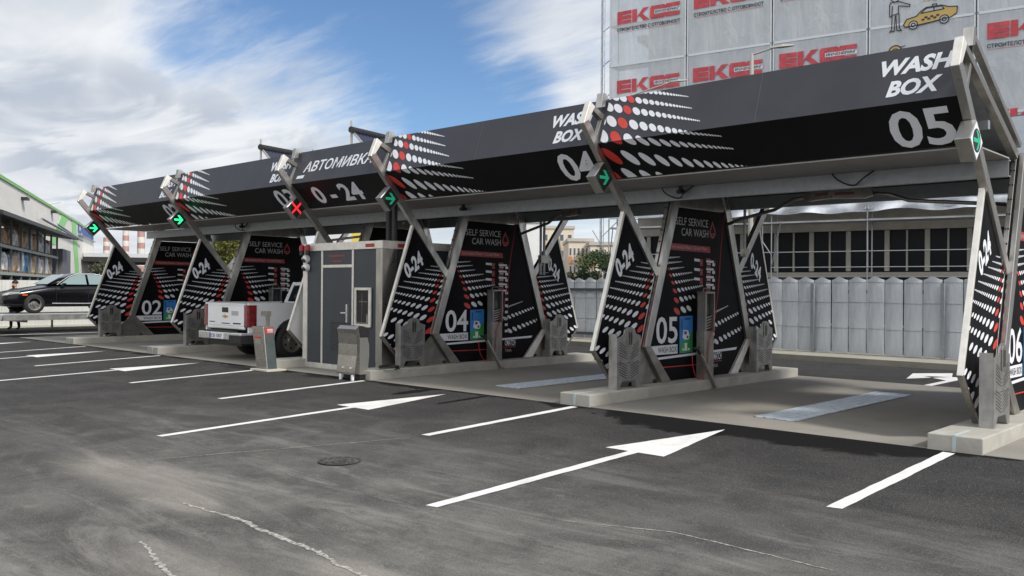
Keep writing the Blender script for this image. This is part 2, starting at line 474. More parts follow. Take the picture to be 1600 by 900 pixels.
# ------------------------------------------------------------------ ground
SL = 0.031
def gz(y): return SL*max(-16.0, min(0.0, y))
gm = MB()
ys = [-420, -60, -16, 0, 6.4, 60, 1500]
zs = [-16*SL-0.008, -16*SL-0.008, -16*SL-0.008, -0.008, -0.008, -0.008, -0.008]
xs = [-1500, -60, 0, 30, 60, 900]
for y, z in zip(ys, zs):
    for x in xs: gm.v.append((x, y, z))
nx = len(xs)
for j in range(len(ys)-1):
    for i in range(nx-1): gm.f.append((j*nx+i, j*nx+i+1, (j+1)*nx+i+1, (j+1)*nx+i))
tag(gm.build('ground', ASPHALT), kind='structure')
sm = MB(); sm.box(-6.4, 30, 0.0, 6.42, -0.3, 0.0)
tag(sm.build('pavement', SLABM, bevel=0.01), 'stained concrete floor slab running under the wash bays', 'concrete slab', kind='structure')

FR = {'A': -2.55, 'B': 2.4717, 'C': 7.5177, 'D': 10.5209, 'E': 15.3416, 'F': 20.27}

# road markings: thin painted sheets that follow the sloping asphalt
def painted(name, poly, label=None):
    m = MB()
    fine_ = []
    for i in range(len(poly)):
        a, b_ = poly[i], poly[(i+1) % len(poly)]
        k = max(1, int(math.hypot(b_[0]-a[0], b_[1]-a[1])/.12))
        fine_.append(a)
        for j in range(1, k): fine_.append((a[0]+(b_[0]-a[0])*j/k+random.uniform(-.005, .005), a[1]+(b_[1]-a[1])*j/k+random.uniform(-.005, .005)))
    poly = fine_
    vs = [(x, y, gz(y)-0.008+0.005) for x, y in poly]
    m.face(vs if sum(poly[i][0]*poly[(i+1)%len(poly)][1]-poly[(i+1)%len(poly)][0]*poly[i][1] for i in range(len(poly))) > 0 else vs[::-1])
    o = m.build(name, ROADW)
    return tag(o, label, 'road marking', kind='structure')
for x in (20.38, 15.55, 10.86, 7.78, 3.2, -1.1):
    painted('lane_line', [(x-.06, -2.82), (x+.06, -2.80), (x+.06, -0.11), (x-.06, -0.10)], 'short white lane line painted on the asphalt before a kerb island')
for x in (17.93, 13.15, 5.46, 0.75, -4.3):
    painted('lane_arrow', [(x-.06, -4.84), (x+.06, -4.82), (x+.06, -2.06), (x+.37, -2.06), (x+.08, -0.36), (x-.36, -2.06), (x-.06, -2.06)], 'long white lane arrow painted on the asphalt pointing into a wash bay')
painted('lane_line', [(-8.2, -3.0), (-8.08, -3.0), (-8.08, 5.2), (-8.2, 5.2)], 'white line painted beside the trailer')
m = MB()
for poly in ([(17.93, 6.44), (18.07, 6.44), (18.07, 8.1), (18.5, 8.35), (18.35, 8.55), (17.55, 8.25), (17.35, 8.15), (17.93, 7.6)],):
    m.face([(x, y, -0.003) for x, y in poly])
m.face([(17.80, 8.34, -0.003), (17.55, 9.2, -0.003), (17.0, 8.6, -0.003), (17.3, 7.4, -0.003), (17.52, 7.85, -0.003)])
tag(m.build('exit_arrow', ROADW), 'white turning arrow painted on the road behind the bays', 'road marking', kind='structure')

# crack filler: irregular ribbons in the old asphalt
CRACKM = material('crack_dust', (0.36, 0.343, 0.315), 0.9, 0.0, 30, 0.3)
def ribbon(pts, w0, name='asphalt_crack', jag=0.011, sub=9):
    m = MB(); P = []
    for a, b in zip(pts[:-1], pts[1:]):
        for k in range(sub):
            t = k/sub
            P.append((a[0]+(b[0]-a[0])*t+random.uniform(-jag, jag), a[1]+(b[1]-a[1])*t+random.uniform(-jag, jag)))
    P.append(pts[-1])
    L = []
    for i, p in enumerate(P):
        q = P[min(i+1, len(P)-1)]; r_ = P[max(i-1, 0)]
        d = Vector((q[0]-r_[0], q[1]-r_[1])).normalized(); n_ = Vector((-d.y, d.x))
        ww = w0*random.uniform(0.45, 1.4)*(0.35+0.65*math.sin(math.pi*(i+0.6)/(len(P)+0.2))**0.5)
        L.append(((p[0]+n_.x*ww, p[1]+n_.y*ww), (p[0]-n_.x*ww*random.uniform(.6, 1), p[1]-n_.y*ww)))
    for (a, b), (c, d) in zip(L[:-1], L[1:]):
        m.face([(q[0], q[1], gz(q[1])-0.0045) for q in (b, d, c, a)])
    return tag(m.build(name, CRACKM), kind='structure')
ribbon([(16.27, -6.1), (16.6, -6.08), (17.13, -6.04), (17.37, -6.08), (17.9, -6.1), (18.24, -6.11), (18.55, -6.18), (18.95, -6.2)], 0.022)
ribbon([(17.05, -6.8), (17.3, -6.86), (17.6, -6.94), (17.9, -6.99), (18.2, -7.0)], 0.018)
ribbon([(18.99, -4.45), (19.78, -4.17), (20.44, -4.18), (20.98, -4.21)], 0.007, jag=0.008)
ribbon([(14.26, -5.68), (14.92, -4.31), (15.52, -3.02)], 0.008, jag=0.012)

# manhole cover
t = thing('manhole_cover', 'round dark iron manhole cover set in the asphalt', 'manhole cover', (15.94, -4.28, gz(-4.28)-0.006))
IRON = material('cast_iron', (0.12, 0.113, 0.104), 0.7, 0.3, 20, 0.3, 0.2)
IRON2 = material('worn_iron', (0.075, 0.07, 0.065), 0.6, 0.4, 20, 0.3, 0.2)
m = MB()
for k in range(32):
    a0, a1 = 2*math.pi*k/32, 2*math.pi*(k+1)/32
    m.face([(.30*math.cos(a0), .30*math.sin(a0), .008), (.35*math.cos(a0), .35*math.sin(a0), .006), (.35*math.cos(a1), .35*math.sin(a1), .006), (.30*math.cos(a1), .30*math.sin(a1), .008)])
m.xf(Matrix.Scale(.62, 4, (1,0,0)) @ Matrix.Scale(.62, 4, (0,1,0)))
m.build('ring', IRON2, t)
m = MB(); m.face([(.297*math.cos(2*math.pi*k/32), .297*math.sin(2*math.pi*k/32), .005) for k in range(32)])
for i in range(-4, 5):
    for j in range(-4, 5):
        if math.hypot(i, j) < 4.3: m.box(i*.062-.02, i*.062+.02, j*.062-.02, j*.062+.02, .005, .014)
m.xf(Matrix.Scale(.62, 4, (1,0,0)) @ Matrix.Scale(.62, 4, (0,1,0)))
m.build('lid', IRON, t)

# floor grates
GRATE = material('grate_zinc', (0.52, 0.58, 0.65), 0.55, 0.1, 10, 0.10)
def grate(x0, x1, y0, y1, label):
    t = thing('floor_grate', label, 'floor grate', ((x0+x1)/2, (y0+y1)/2, 0.001), 0, 'floor grates in the wash bays')
    hx, hy = (x1-x0)/2, (y1-y0)/2
    m = MB(); m.box(-hx, hx, -hy, hy, 0.0, 0.004); m.build('pan', material('grate_shadow', (0.20, 0.23, 0.26), 0.7), t)
    m = MB()
    n = int(hy*2/0.045)
    for i in range(n): yy = -hy+0.01+i*(2*hy-0.02)/n; m.box(-hx+.02, hx-.02, yy, yy+0.026, 0.004, 0.012)
    for i in range(5): xx = -hx+i*(2*hx-0.02)/4; m.box(xx, xx+0.02, -hy, hy, 0.004, 0.0135)
    for i in range(5): yy = -hy+i*(2*hy-0.024)/4; m.box(-hx, hx, yy, yy+0.024, 0.004, 0.015)
    m.build('bars', GRATE, t)
grate(17.80, 18.36, 0.72, 4.66, 'long zinc floor grate in the wash bay between panels 05 and 06')
grate(13.05, 13.62, 0.90, 4.60, 'long zinc floor grate in the wash bay between panels 04 and 05')
grate(-0.1, 0.46, 0.90, 4.60, 'far zinc floor grate in the wash bay beside panel 02')

# ------------------------------------------------------------------ kerb islands
TAPE = material('pale_blue_joint', (0.40, 0.47, 0.49), 0.6)
KL = {'A': 'farthest concrete kerb island, at the far end under panel 02', 'B': 'concrete kerb island behind the white pickup\'s tailgate',
      'C': 'concrete kerb island left of the grey booth, behind the ticket pillar', 'D': 'concrete kerb island under panel 04', 'E': 'concrete kerb island under panel 05',
      'F': 'nearest concrete kerb island, under panel 06'}
for k, x in FR.items():
    t = thing('kerb_island', KL[k], 'kerb', (x, 0, 0), 0, 'kerb islands between the wash bays')
    m = MB(); m.box(-.13, .40, -0.015, 6.25, -0.25, .158)
    m.build('kerb', CONC, t, bevel=0.012)
    m = MB(); m.box(.115, .150, -0.021, .45, -0.02, .1615); m.build('joint_strip', TAPE, t)

# ------------------------------------------------------------------ wash bay frames
YC2 = 6.58                                  # mirror: y -> 6.58 - y
mir = lambda poly: [(YC2-a, b) for a, b in poly]
LEAF = [(1.236, 2.85), (.49, .72), (1.03, .165), (1.67, .72), (2.03, 1.86)]
PANEL = [(2.554, 2.925), (4.026, 2.925), (4.78, .735), (4.23, .165), (2.35, .165), (1.80, .735)]

def build_frame():
    t = thing('wash_bay_frame', 'steel framed wash bay divider', 'wash bay divider', (0, 0, 0), 0, 'wash bay dividers')
    for side, f in (('front', lambda p: p), ('back', mir)):
        # bracket arm: nose, brace and the long arm that runs down to the post
        m = MB()
        m.prism(f([(.196, 3.937), (2.02, 1.80), (2.12, 1.885), (.30, 4.02)]), 0, .09)
        m.build('bracket_arm', STEEL, t, bevel=0.006)
        m = MB(); m.prism(f([(.194, 3.937), (.338, 4.269), (.455, 4.205), (.305, 3.99)]), -.002, .092); m.build('bracket_nose', STEEL_L, t, bevel=0.006)
        m = MB()
        m.prism(f([(.34, 4.266), (2.44, 3.31), (2.40, 3.21), (.43, 4.135)]), .001, .089)
        m.prism(f([(.64, 4.09), (.69, 4.08), (.52, 3.66), (.46, 3.69)]), .012, .075)
        m.build('bracket_brace', STEEL_D, t, bevel=0.004)
        m = MB()
        m.prism(f([(.68, 4.42), (2.60, 3.43), (2.57, 3.37), (.70, 4.33)]), .012, .085)
        m.prism(f([(.61, 4.425), (.70, 4.425), (.66, 4.23), (.565, 4.21)]), .0, .11)
        m.build('roof_flashing', STEEL, t, bevel=0.004)
        # post
        m = MB()
        post = [(1.647, .73), (1.80, .735), (2.56, 2.925), (2.69, 3.30), (2.50, 3.30)]
        m.prism(f(post), 0.0, .060); m.prism(f(post), .085, .145)
        m.build('post', STEEL, t, bevel=0.006)
        m = MB()
        m.prism(f([(1.70, .75), (1.78, .75), (2.62, 3.26), (2.55, 3.26)]), .055, .09)
        m.build('post_web', PLASTIC, t)
        m = MB()
        for i in range(7):
            z = 2.0+i*.18; y = 1.647+(z-.73)*.3345-.004
            for xx in (.014, .046):
                a = f([(y, z)])[0]
                b_ = f([(y-.012, z+.002)])[0]
                m.tube([(xx, a[0], a[1]), (xx, b_[0], b_[1])], .012, 6)
        m.build('bolt_row', PLASTIC, t)
        # knee strut and foot plate
        m = MB(); m.prism(f([(1.645, .735), (1.802, .742), (2.37, .160), (2.12, .160)]), -.003, .148); m.build('knee_strut', STEEL_L if side == 'back' else STEEL_D, t, bevel=0.006)  # back strut pale, front strut dark: sun and shade put into the steel
        m = MB(); m.prism(f([(1.66, .70), (2.10, .160), (1.04, .160), (1.20, .32)]), .062, .092); m.build('foot_plate', STEEL_D, t, bevel=0.003)
        m = MB()
        for yy in (1.35, 1.98):
            a = f([(yy, .19)])[0]; m.tube([(.092, a[0], .19), (.125, a[0], .19)], .028, 8)
        m.build('anchor_bolt', PLASTIC, t)
        # leaf panel with its metal edge
        lf = f(LEAF)
        m = MB(); m.prism(lf, 0.0, .052)
        leaf = m.build('leaf_panel', BLACKP, t)
        leaf['side'] = side
        m = MB()
        a, b, c = LEAF[0], LEAF[1], LEAF[2]
        m.prism(f([(a[0]-.005, a[1]+.004), (b[0]-.006, b[1]), (b[0]+.040, b[1]+.01), (a[0]+.034, a[1]-.02)]), -.004, .060)
        m.build('edge_trim', STEEL_L, leaf, bevel=0.003)
        m = MB()
        m.prism(f([(b[0]-.004, b[1]-.005), (c[0]-.002, c[1]-.005), (c[0]+.01, c[1]+.045), (b[0]+.040, b[1]+.01)]), -.0035, .0595)
        m.build('lower_trim', STEEL_D, leaf, bevel=0.003)
    m = MB(); m.prism([(2.53, 2.935), (4.05, 2.935), (4.0, 3.17), (2.60, 3.17)], .03, .12); m.build('top_beam', STEEL_D, t, bevel=0.006)
    m = MB(); m.prism(PANEL, .065, .10); m.build('centre_panel', BLACKP, t)
    return t

PX = .1032      # face of the centre panel
LX = .0555      # face of the leaf
def leaf_print(leaf, side):
    f = (lambda p: p) if side == 'front' else (lambda p: (YC2-p[0], p[1]))
    hull = [(1.255, 2.80), (.535, .735), (1.045, .215), (1.66, .72), (2.02, 1.84)]
    H = [f(p) for p in hull]
    reds = [(1.640, .800), (1.665, 1.008), (1.684, 1.199), (1.716, 1.371), (1.771, 1.516), (1.821, 1.642), (1.864, 1.748), (1.915, 1.847), (1.959, 1.927), (1.99, 2.0)]
    slope = [-.25, -.215, -.185, -.155, -.128, -.10, -.088, -.072, -.062, -.055]
    step = [.205, .185, .168, .135, .108, .096, .080, .065, .055, .046]
    q = [.915, .895, .895, .90, .905, .91, .91, .91, .91, .91]
    n = [6, 9, 12, 14, 16, 16, 16, 16, 14, 12]
    ry = [.098, .088, .078, .066, .055, .046, .038, .031, .024, .017]
    sgn = 1 if side == 'front' else -1
    rows = []
    for i, (y, z) in enumerate(reds):
        p = f((y, z))
        rows.append((p[0], p[1], -step[i]*sgn, step[i]*abs(slope[i]), q[i], n[i], i < 8, 1))
    for (y, z, st, sl_, r_) in ((1.40, .50, .20, .31, .10), (1.45, .235, .24, .36, .115)):
        p = f((y, z)); rows.append((p[0], p[1], -st*sgn, st*sl_, .90, 6, False, 0))
    dots(rows, H, lambda p: (LX, p[0], p[1]), leaf, R(25)*sgn, .57, .215)
    vs, fs = text_polys('0-24', bold=0.04, shear=0.0)
    x0 = min(p[0] for p in vs); x1 = max(p[0] for p in vs); y1 = max(p[1] for p in vs)
    if side == 'front':
        o = Vector((LX, 1.09, 1.77)); U = Vector((0, .40, .30)); V = Vector((0, -.115, .245))
    else:
        o = Vector((LX, YC2-1.545, 2.055)); U = Vector((0, .375, -.30)); V = Vector((0, .045, .262))
    m = MB()
    m.add([o+U*((p[0]-x0)/(x1-x0))+V*(p[1]/y1) for p in vs], fs)
    m.build('lettering', WHITEP, leaf)

UY, UZ = (0, 1, 0), (0, 0, 1)
def panel_print(panel, num):
    P = lambda y, z: (PX, y, z)
    T = lambda body, y, z, w, h, mat, **kw: text(body, (PX-.003, y, z), UY, UZ, w, h, mat, panel, **kw)
    T('SELF SERVICE', 2.535, 2.645, .975, .125, GREYTXT, bold=0.004)
    T('CAR WASH', 2.70, 2.475, .815, .125, GREYTXT, bold=0.004)
    # water-drop emblem
    m = MB()
    drop = [(3.65, 2.77), (3.60, 2.68), (3.56, 2.60), (3.56, 2.53), (3.60, 2.48), (3.65, 2.465), (3.70, 2.48), (3.745, 2.53), (3.745, 2.60), (3.70, 2.68)]
    inn = [(3.65, 2.71), (3.61, 2.62), (3.60, 2.57), (3.70, 2.57), (3.69, 2.62)]
    n = len(drop)
    cx, cz = 3.652, 2.59
    for i in range(n):
        a, b = drop[i], drop[(i+1) % n]
        sh = lambda p: (cx+(p[0]-cx)*.62, cz+(p[1]-cz)*.62)
        m.face([P(*a), P(*b), P(*sh(b)), P(*sh(a))][::-1])
    m.face([P(3.60, 2.535), P(3.70, 2.535), P(3.70, 2.555), P(3.60, 2.555)])
    m.build('drop_emblem', DRED, panel)
    m = MB(); m.face([P(2.37, 2.235), P(3.585, 2.225), P(3.57, 2.325), P(2.372, 2.345)]); m.build('red_band', DRED, panel)
    text('Автомивка Меню / Carwash Menu', (PX-.0015, 2.42, 2.262), UY, UZ, 1.04, .058, GREYTXT, panel)
    hull = [(2.53, 2.90), (4.03, 2.90), (4.70, .75), (4.25, .18), (2.35, .18), (1.85, .75)]
    # left fan: red dots first, white ones shrinking towards the back
    reds = [(2.583, 1.261), (2.564, 1.435), (2.519, 1.585), (2.462, 1.714), (2.395, 1.83), (2.339, 1.931), (2.30, 2.025), (2.28, 2.105)]
    step = [.185, .148, .120, .094, .090, .064, .060, .055]
    ry = [.080, .070, .060, .050, .041, .032, .022, .013]
    rows = [(y, z, s_, s_*(.125-.008*i), .90, [3, 5, 12, 11, 12, 12, 12, 12][i], i < 6, 0) for i, ((y, z), s_, r_) in enumerate(zip(reds, step, ry))]
    # right fan
    for (y, z, s_, r_, n_) in ((3.799, .731, .150, .085, 12), (3.655, .988, .125, .070, 14), (3.72, 1.222, .055, .040, 13)):
        rows.append((y, z, s_, s_*.245, .93, n_, False, 0))
    dots(rows, hull, lambda p: P(*p), panel, R(-26), .52, .24)
    T(num, 2.005, .755, .60, .425, WHITEP, bold=0.014)
    m = MB(); m.face([P(1.853, .715), P(1.945, .590), P(2.608, .585), P(2.606, .735), P(1.838, .728)][::-1] if False else [P(1.838, .728), P(1.945, .590), P(2.608, .585), P(2.606, .735)])
    m.face([P(1.985, .545), P(2.02, .510), P(4.46, .567), P(4.50, .610)])
    m.build('white_band', WHITEP, panel)
    text('WASH BOX', (PX-.0008, 2.055, .615), UY, UZ, .53, .088, BLACKM, panel, bold=0.006)
    m = MB(); m.face([P(2.13, .382), P(3.25, .368), P(3.25, .382), P(2.118, .396)]); m.build('red_line', REDP, panel)
    T('OMATCH', 3.66, .425, .31, .125, WHITEP, bold=0.02)
    m = MB(); m.face([P(3.62, .395), P(3.98, .395), P(3.98, .405), P(3.62, .405)]); m.build('name_underline', REDP, panel)
    T('TINA', 3.66, .30, .20, .06, GREYTXT)
    # price list: small tags in two columns
    mw, mr, mg = MB(), MB(), MB()
    for i in range(3):
        z = 2.10-i*.155
        mw.face([P(3.09, z-.025), P(3.26, z-.032), P(3.26, z+.012), P(3.09, z+.02)])
        mr.face([P(3.262, z-.10), P(3.35, z-.10), P(3.35, z+.01), P(3.262, z+.01)])
        mw.face([P(3.285, z-.062), P(3.327, z-.062), P(3.306, z-.02)])
    for i in range(11):
        z = 2.10-i*.130
        if i < 5:
            mr.face([P(3.46, z+.0), P(3.60, z-.005), P(3.60, z+.028), P(3.46, z+.032)])
            mw.face([P(3.46, z-.035), P(3.70, z-.04), P(3.70, z-.004), P(3.46, z+.0-.003)])
            mg.face([P(3.48, z-.080), P(3.60, z-.083), P(3.60, z-.045), P(3.48, z-.042)])
        mw.face([P(3.655, z-.095), P(3.735, z-.095), P(3.735, z-.045), P(3.655, z-.045)])
        mr.face([P(3.738, z-.10), P(3.748, z-.10), P(3.748, z-.01), P(3.738, z-.01)])
    mw.build('price_tag', WHITEP, panel); mr.build('price_icon', DRED, panel); mg.build('price_figure', GREYTXT, panel)
    # instruction poster, blue over green
    m = MB(); m.prism([(2.665, .585), (3.045, .587), (3.045, 1.185), (2.665, 1.175)], PX-.003, PX+.004)
    po = m.build('instruction_poster', BLUEP, panel)
    Q = lambda y, z: (PX+.0055, y, z)
    m = MB(); m.face([Q(2.667, .588), Q(3.043, .590), Q(3.043, .93), Q(2.90, .84), Q(2.78, .80), Q(2.667, .74)]); m.build('green_field', GREENP, po)
    Q2 = lambda y, z: (PX+.0075, y, z)
    m = MB()
    m.face([Q2(2.74, .84), Q2(2.80, .80), Q2(2.92, .80), Q2(2.95, .87), Q2(2.90, .95), Q2(2.77, .96)])
    m.face([Q2(2.80, .62), Q2(2.88, .62), Q2(2.88, .745), Q2(2.80, .745)])
    m.face([Q2(2.74, .625), Q2(2.785, .625), Q2(2.785, .66), Q2(2.74, .66)])
    m.face([Q2(2.90, .625), Q2(2.955, .625), Q2(2.955, .66), Q2(2.90, .66)])
    m.build('poster_shapes', WHITEP, po)
    m = MB()
    m.face([Q2(2.80, 1.12), Q2(2.97, 1.123), Q2(2.97, 1.155), Q2(2.80, 1.15)])
    m.face([Q2(2.70, .97), Q2(2.735, .97), Q2(2.735, 1.13), Q2(2.70, 1.13)])
    Q3 = lambda y, z: (PX+.0095, y, z)
    m.face([Q3(2.79, .885), Q3(2.86, .885), Q3(2.86, .935), Q3(2.79, .935)])
    m.face([Q3(2.86, .82), Q3(2.91, .82), Q3(2.91, .86), Q3(2.86, .86)])
    m.build('poster_marks', material('navy_print', (0.015, 0.06, 0.22), 0.5), po)

proto = build_frame()
FL = {'A': 'farthest wash bay divider, its centre panel numbered 02', 'B': 'wash bay divider behind the white pickup with dotted black leaf',
      'C': 'wash bay divider with a blank white leaf left of the grey booth', 'D': 'wash bay divider with centre panel numbered 04',
      'E': 'wash bay divider with centre panel numbered 05', 'F': 'nearest wash bay divider at the right edge with panel numbered 06'}
frames = {}
order = ['A', 'B', 'C', 'D', 'E', 'F']
for k in order:
    fobj = proto if k == 'A' else copy_tree(proto)
    fobj.location = (FR[k], 0, 0); fobj['label'] = FL[k]
    frames[k] = fobj
BLANK = material('blank_white_sheet', (0.66, 0.67, 0.66), 0.5, 0.0, 1.5, 0.04)
shared = {}
for k in order:
    for ch in list(frames[k].children):
        nm = ch.name.split('.')[0]
        if nm == 'leaf_panel':
            side = ch['side']
            if k == 'C':
                me = ch.data.copy(); me.materials.clear(); me.materials.append(BLANK); ch.data = me
                ch['label'] = 'blank white leaf panel without print'
            elif side in shared:
                for src in shared[side]:
                    c = src.copy(); COL.objects.link(c); c.parent = ch
            else:
                before = set(ch.children)
                leaf_print(ch, side)
                shared[side] = [c for c in ch.children if c not in before]
        if nm == 'centre_panel' and k != 'C':
            panel_print(ch, {'A': '02', 'B': '03', 'D': '04', 'E': '05', 'F': '06'}[k])

# ------------------------------------------------------------------ guard plates on the islands
def guard_proto():
    t = thing('guard_plate', 'perforated steel guard plate', 'guard', (0, 0, 0), 0, 'guard plates on the kerb islands')
    m = MB()
    side = [(0, .0), (.055, 0), (.13, .115), (.43, .115), (.50, 0), (.58, 0), (.58, .765), (.46, .80), (.435, .86), (.36, .895), (.25, .895), (.185, .86), (.165, .80), (.10, .765), (0, .745)]
    m.prism(side, .135, .150)
    m.box(.0, .1349, .0, .012, .0, .80); m.box(.0, .1349, .568, .58, .0, .74)
    m.build('plate', GUARD, t, bevel=0.002)
    m = MB()
    for base, cnt in ((.145, 6), (.425, 6)):
        for i in range(cnt):
            z = base+i*.036
            for sgn in (-1, 1):
                y0, y1 = .29+sgn*.04, .29+sgn*.235
                z1 = z+.072
                if base > .4 and i > 2: y0 = .29+sgn*.085
                if z1 > .70: continue
                m.face([(.1515, y0, z), (.1515, y1, z1), (.1515, y1, z1+.0105), (.1515, y0, z+.0105)][::sgn])
        for i in range(4 if base < .4 else 2):
            z = base+i*.030+.01
            m.face([(.1515, .278, z), (.1515, .302, z), (.1515, .302, z+.007), (.1515, .278, z+.007)])
    m.face([(.1515, .0, .374), (.1515, .58, .374), (.1515, .58, .379), (.1515, .0, .379)])
    m.build('slot_pattern', BLACKM, t)
    m = MB(); m.prism([(.235, .60), (.375, .60), (.375, .83), (.345, .87), (.265, .87), (.235, .83)], .1515, .166); m.build('lamp_niche', STEEL_D, t, bevel=0.004)
    m = MB(); m.prism([(.27, .64), (.295, .64), (.295, .82), (.27, .82)], .1662, .168); m.prism([(.315, .64), (.34, .64), (.34, .82), (.315, .82)], .1662, .168); m.build('niche_slot', BLACKM, t)
    return t
gp = guard_proto()
GLAB = [('A', .74, 'front guard plate under panel 02, farthest of the front ones'), ('B', .74, 'front guard plate left of the white pickup'),
        ('D', .74, 'front guard plate at panel 04'), ('E', .74, 'front guard plate at panel 05'), ('F', .74, 'nearest guard plate, at the right edge of the photo'),
        ('D', 4.85, 'rear guard plate beyond panel 04, at the back leaf'), ('E', 4.85, 'rear guard plate beyond panel 05, at the back leaf')]
for i, (k, y, lab) in enumerate(GLAB):
    o = gp if i == 0 else copy_tree(gp)
    o.location = (FR[k]+.145, y, .158); o['label'] = lab

# ------------------------------------------------------------------ consoles, lances, hoses
CONS = material('console_steel', (0.30, 0.285, 0.265), 0.4, 0.8, 6, .1)
def console_proto():
    t = thing('wash_console', 'wash console', 'console', (0, 0, 0), 0, 'wash consoles')
    m = MB(); m.box(.0, .15, .0, .29, .0, .78); m.build('pedestal', CONS, t, bevel=0.006)
    m = MB()
    m.box(.0, .02, .0, .29, .781, 1.385); m.box(.0, .17, .0, .035, .781, 1.385); m.box(.0, .17, .262, .29, .781, 1.385); m.box(.0, .17, .0, .29, 1.386, 1.42)
    m.build('housing', CONS, t, bevel=0.004)
    m = MB(); m.box(.021, .10, .036, .261, .782, 1.384); m.build('control_face', PLASTIC, t)
    m = MB(); m.box(.1005, .106,   .10, .21, 1.05, 1.20); m.build('screen', material('console_screen', (0.06, 0.07, 0.075), 0.2), t)
    m = MB()
    for i in range(5):
        m.prism([(.07, .80+i*.045), (.25, .835+i*.045), (.25, .85+i*.045), (.07, .815+i*.045)], .1005, .14)
    m.build('program_key', STEEL, t, bevel=0.002)
    m = MB(); m.tube([(.09, .05, 1.42), (.09, .07, 1.47), (.09, .23, 1.47), (.09, .25, 1.42)], .012, 8); m.build('carry_rail', CONS, t)
    return t
cp = console_proto()
for i, (k, lab) in enumerate((('B', 'dark wash console in front of the pickup cab at panel 03'), ('D', 'steel wash console on the island at panel 04'), ('E', 'steel wash console on the island at panel 05'), ('F', 'steel wash console on the nearest island at panel 06'))):
    o = cp if i == 0 else copy_tree(cp)
    o.location = (FR[k]+.17, 3.06, .158); o['label'] = lab
def lance_proto():
    t = thing('spray_lance', 'spray lance', 'spray lance', (0, 0, 0), 0, 'spray lances in floor holders')
    m = MB(); m.tube([(.435, 3.20, .035), (.36, 2.87, .58)], .034, 10); m.build('holder_tube', STEEL_D, t, smooth=False)
    m = MB(); m.tube([(.36, 2.87, .58), (.35, 2.80, .66), (.335, 2.72, .675)], [.028, .026, .02], 8); m.tube([(.35, 2.82, .65), (.345, 2.86, .69)], .018, 6); m.build('trigger_grip', PLASTIC, t)
    m = MB(); m.box(.41, .47, 3.14, 3.28, .001, .012); m.tube([(.44, 3.26, .012), (.44, 3.26, .035)], .014, 6); m.build('floor_plate', STEEL_D, t)
    m = MB()
    pts = []
    for i in range(17):
        a = math.pi*(1.0+i/16.0)
        pts.append((.33, 2.92+.24*math.cos(a), .55+.38*math.sin(a)*1.0))
    pts += [(.34, 3.18, .75), (.335, 3.36, 1.15), (.32, 3.48, 1.6), (.26, 3.66, 2.3), (.22, 3.84, 2.95)]
    m.tube(pts, .0065, 6); m.build('hose', REDHOSE, t, smooth=True)
    return t
lp = lance_proto()
for i, (k, lab) in enumerate((('D', 'dark spray lance with red hose leaning at the console of panel 04'), ('E', 'dark spray lance with red hose leaning at the console of panel 05'))):
    o = lp if i == 0 else copy_tree(lp)
    o.location = (FR[k], 0, 0); o['label'] = lab

# ------------------------------------------------------------------ canopy
can = thing('canopy', 'long grey and black canopy with dotted fascia over the wash bays', 'canopy', (0, 0, 0))
TT, FO, BO = Vector((0, .74, 4.35)), Vector((0, .52, 3.69)), Vector((0, .98, 3.23))
X0, X1 = -2.62, 20.34
mv = lambda v: Vector((v.x, YC2-v.y, v.z))
def sheet(a, b, x0, x1, th, mat, name, parent, nrm):
    m = MB(); n_ = Vector(nrm)*th
    p = [Vector((x0, a.y, a.z)), Vector((x1, a.y, a.z)), Vector((x1, b.y, b.z)), Vector((x0, b.y, b.z))]
    q = [v+n_ for v in p]
    m.add(p+q, [(0, 3, 2, 1), (4, 5, 6, 7), (0, 1, 5, 4), (1, 2, 6, 5), (2, 3, 7, 6), (3, 0, 4, 7)])
    return m.build(name, mat, parent, fixn=True)
ng = Vector((0, .949, -.316)); nb = Vector((0, .707, .707))
up_f = sheet(TT, FO, X0, X1, .03, FASC_G, 'upper_fascia', can, ng)
lo_f = sheet(FO, BO, X0, X1, .03, FASC_B, 'lower_fascia', can, nb)
sheet(mv(TT), mv(FO), X0, X1, .03, FASC_G, 'rear_upper_fascia', can, Vector((0, -.949, -.316)))
sheet(mv(FO), mv(BO), X0, X1, .03, FASC_B, 'rear_lower_fascia', can, Vector((0, -.707, .707)))
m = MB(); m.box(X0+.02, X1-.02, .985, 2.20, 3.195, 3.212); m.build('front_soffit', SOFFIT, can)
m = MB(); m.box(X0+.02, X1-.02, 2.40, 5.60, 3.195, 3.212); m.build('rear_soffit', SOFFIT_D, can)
m = MB()
m.prism([(.745, 4.345), (2.45, 3.375), (2.45, 3.345), (.76, 4.30)], X0+.03, X1-.10)
m.box(X0+.03, X1-.10, 2.46, 4.12, 3.345, 3.375)
m.prism(mir([(.745, 4.345), (2.45, 3.375), (2.45, 3.345), (.76, 4.30)]), X0+.03, X1-.10)
m.build('roof_sheet', ZINC, can)
for y in (2.21, 4.25):
    m = MB()
    m.box(X0, X1-.03, y, y+.012, 2.99, 3.192); m.box(X0, X1-.03, y+.013, y+.09, 2.99, 3.002); m.box(X0, X1-.03, y+.013, y+.09, 3.180, 3.192)
    m.build('long_beam', ZINC, can)
m = MB()
m.box(X0+.03, X1-.05, 1.45, 1.53, 3.46, 3.56)
m.build('purlin', ZINC, can)
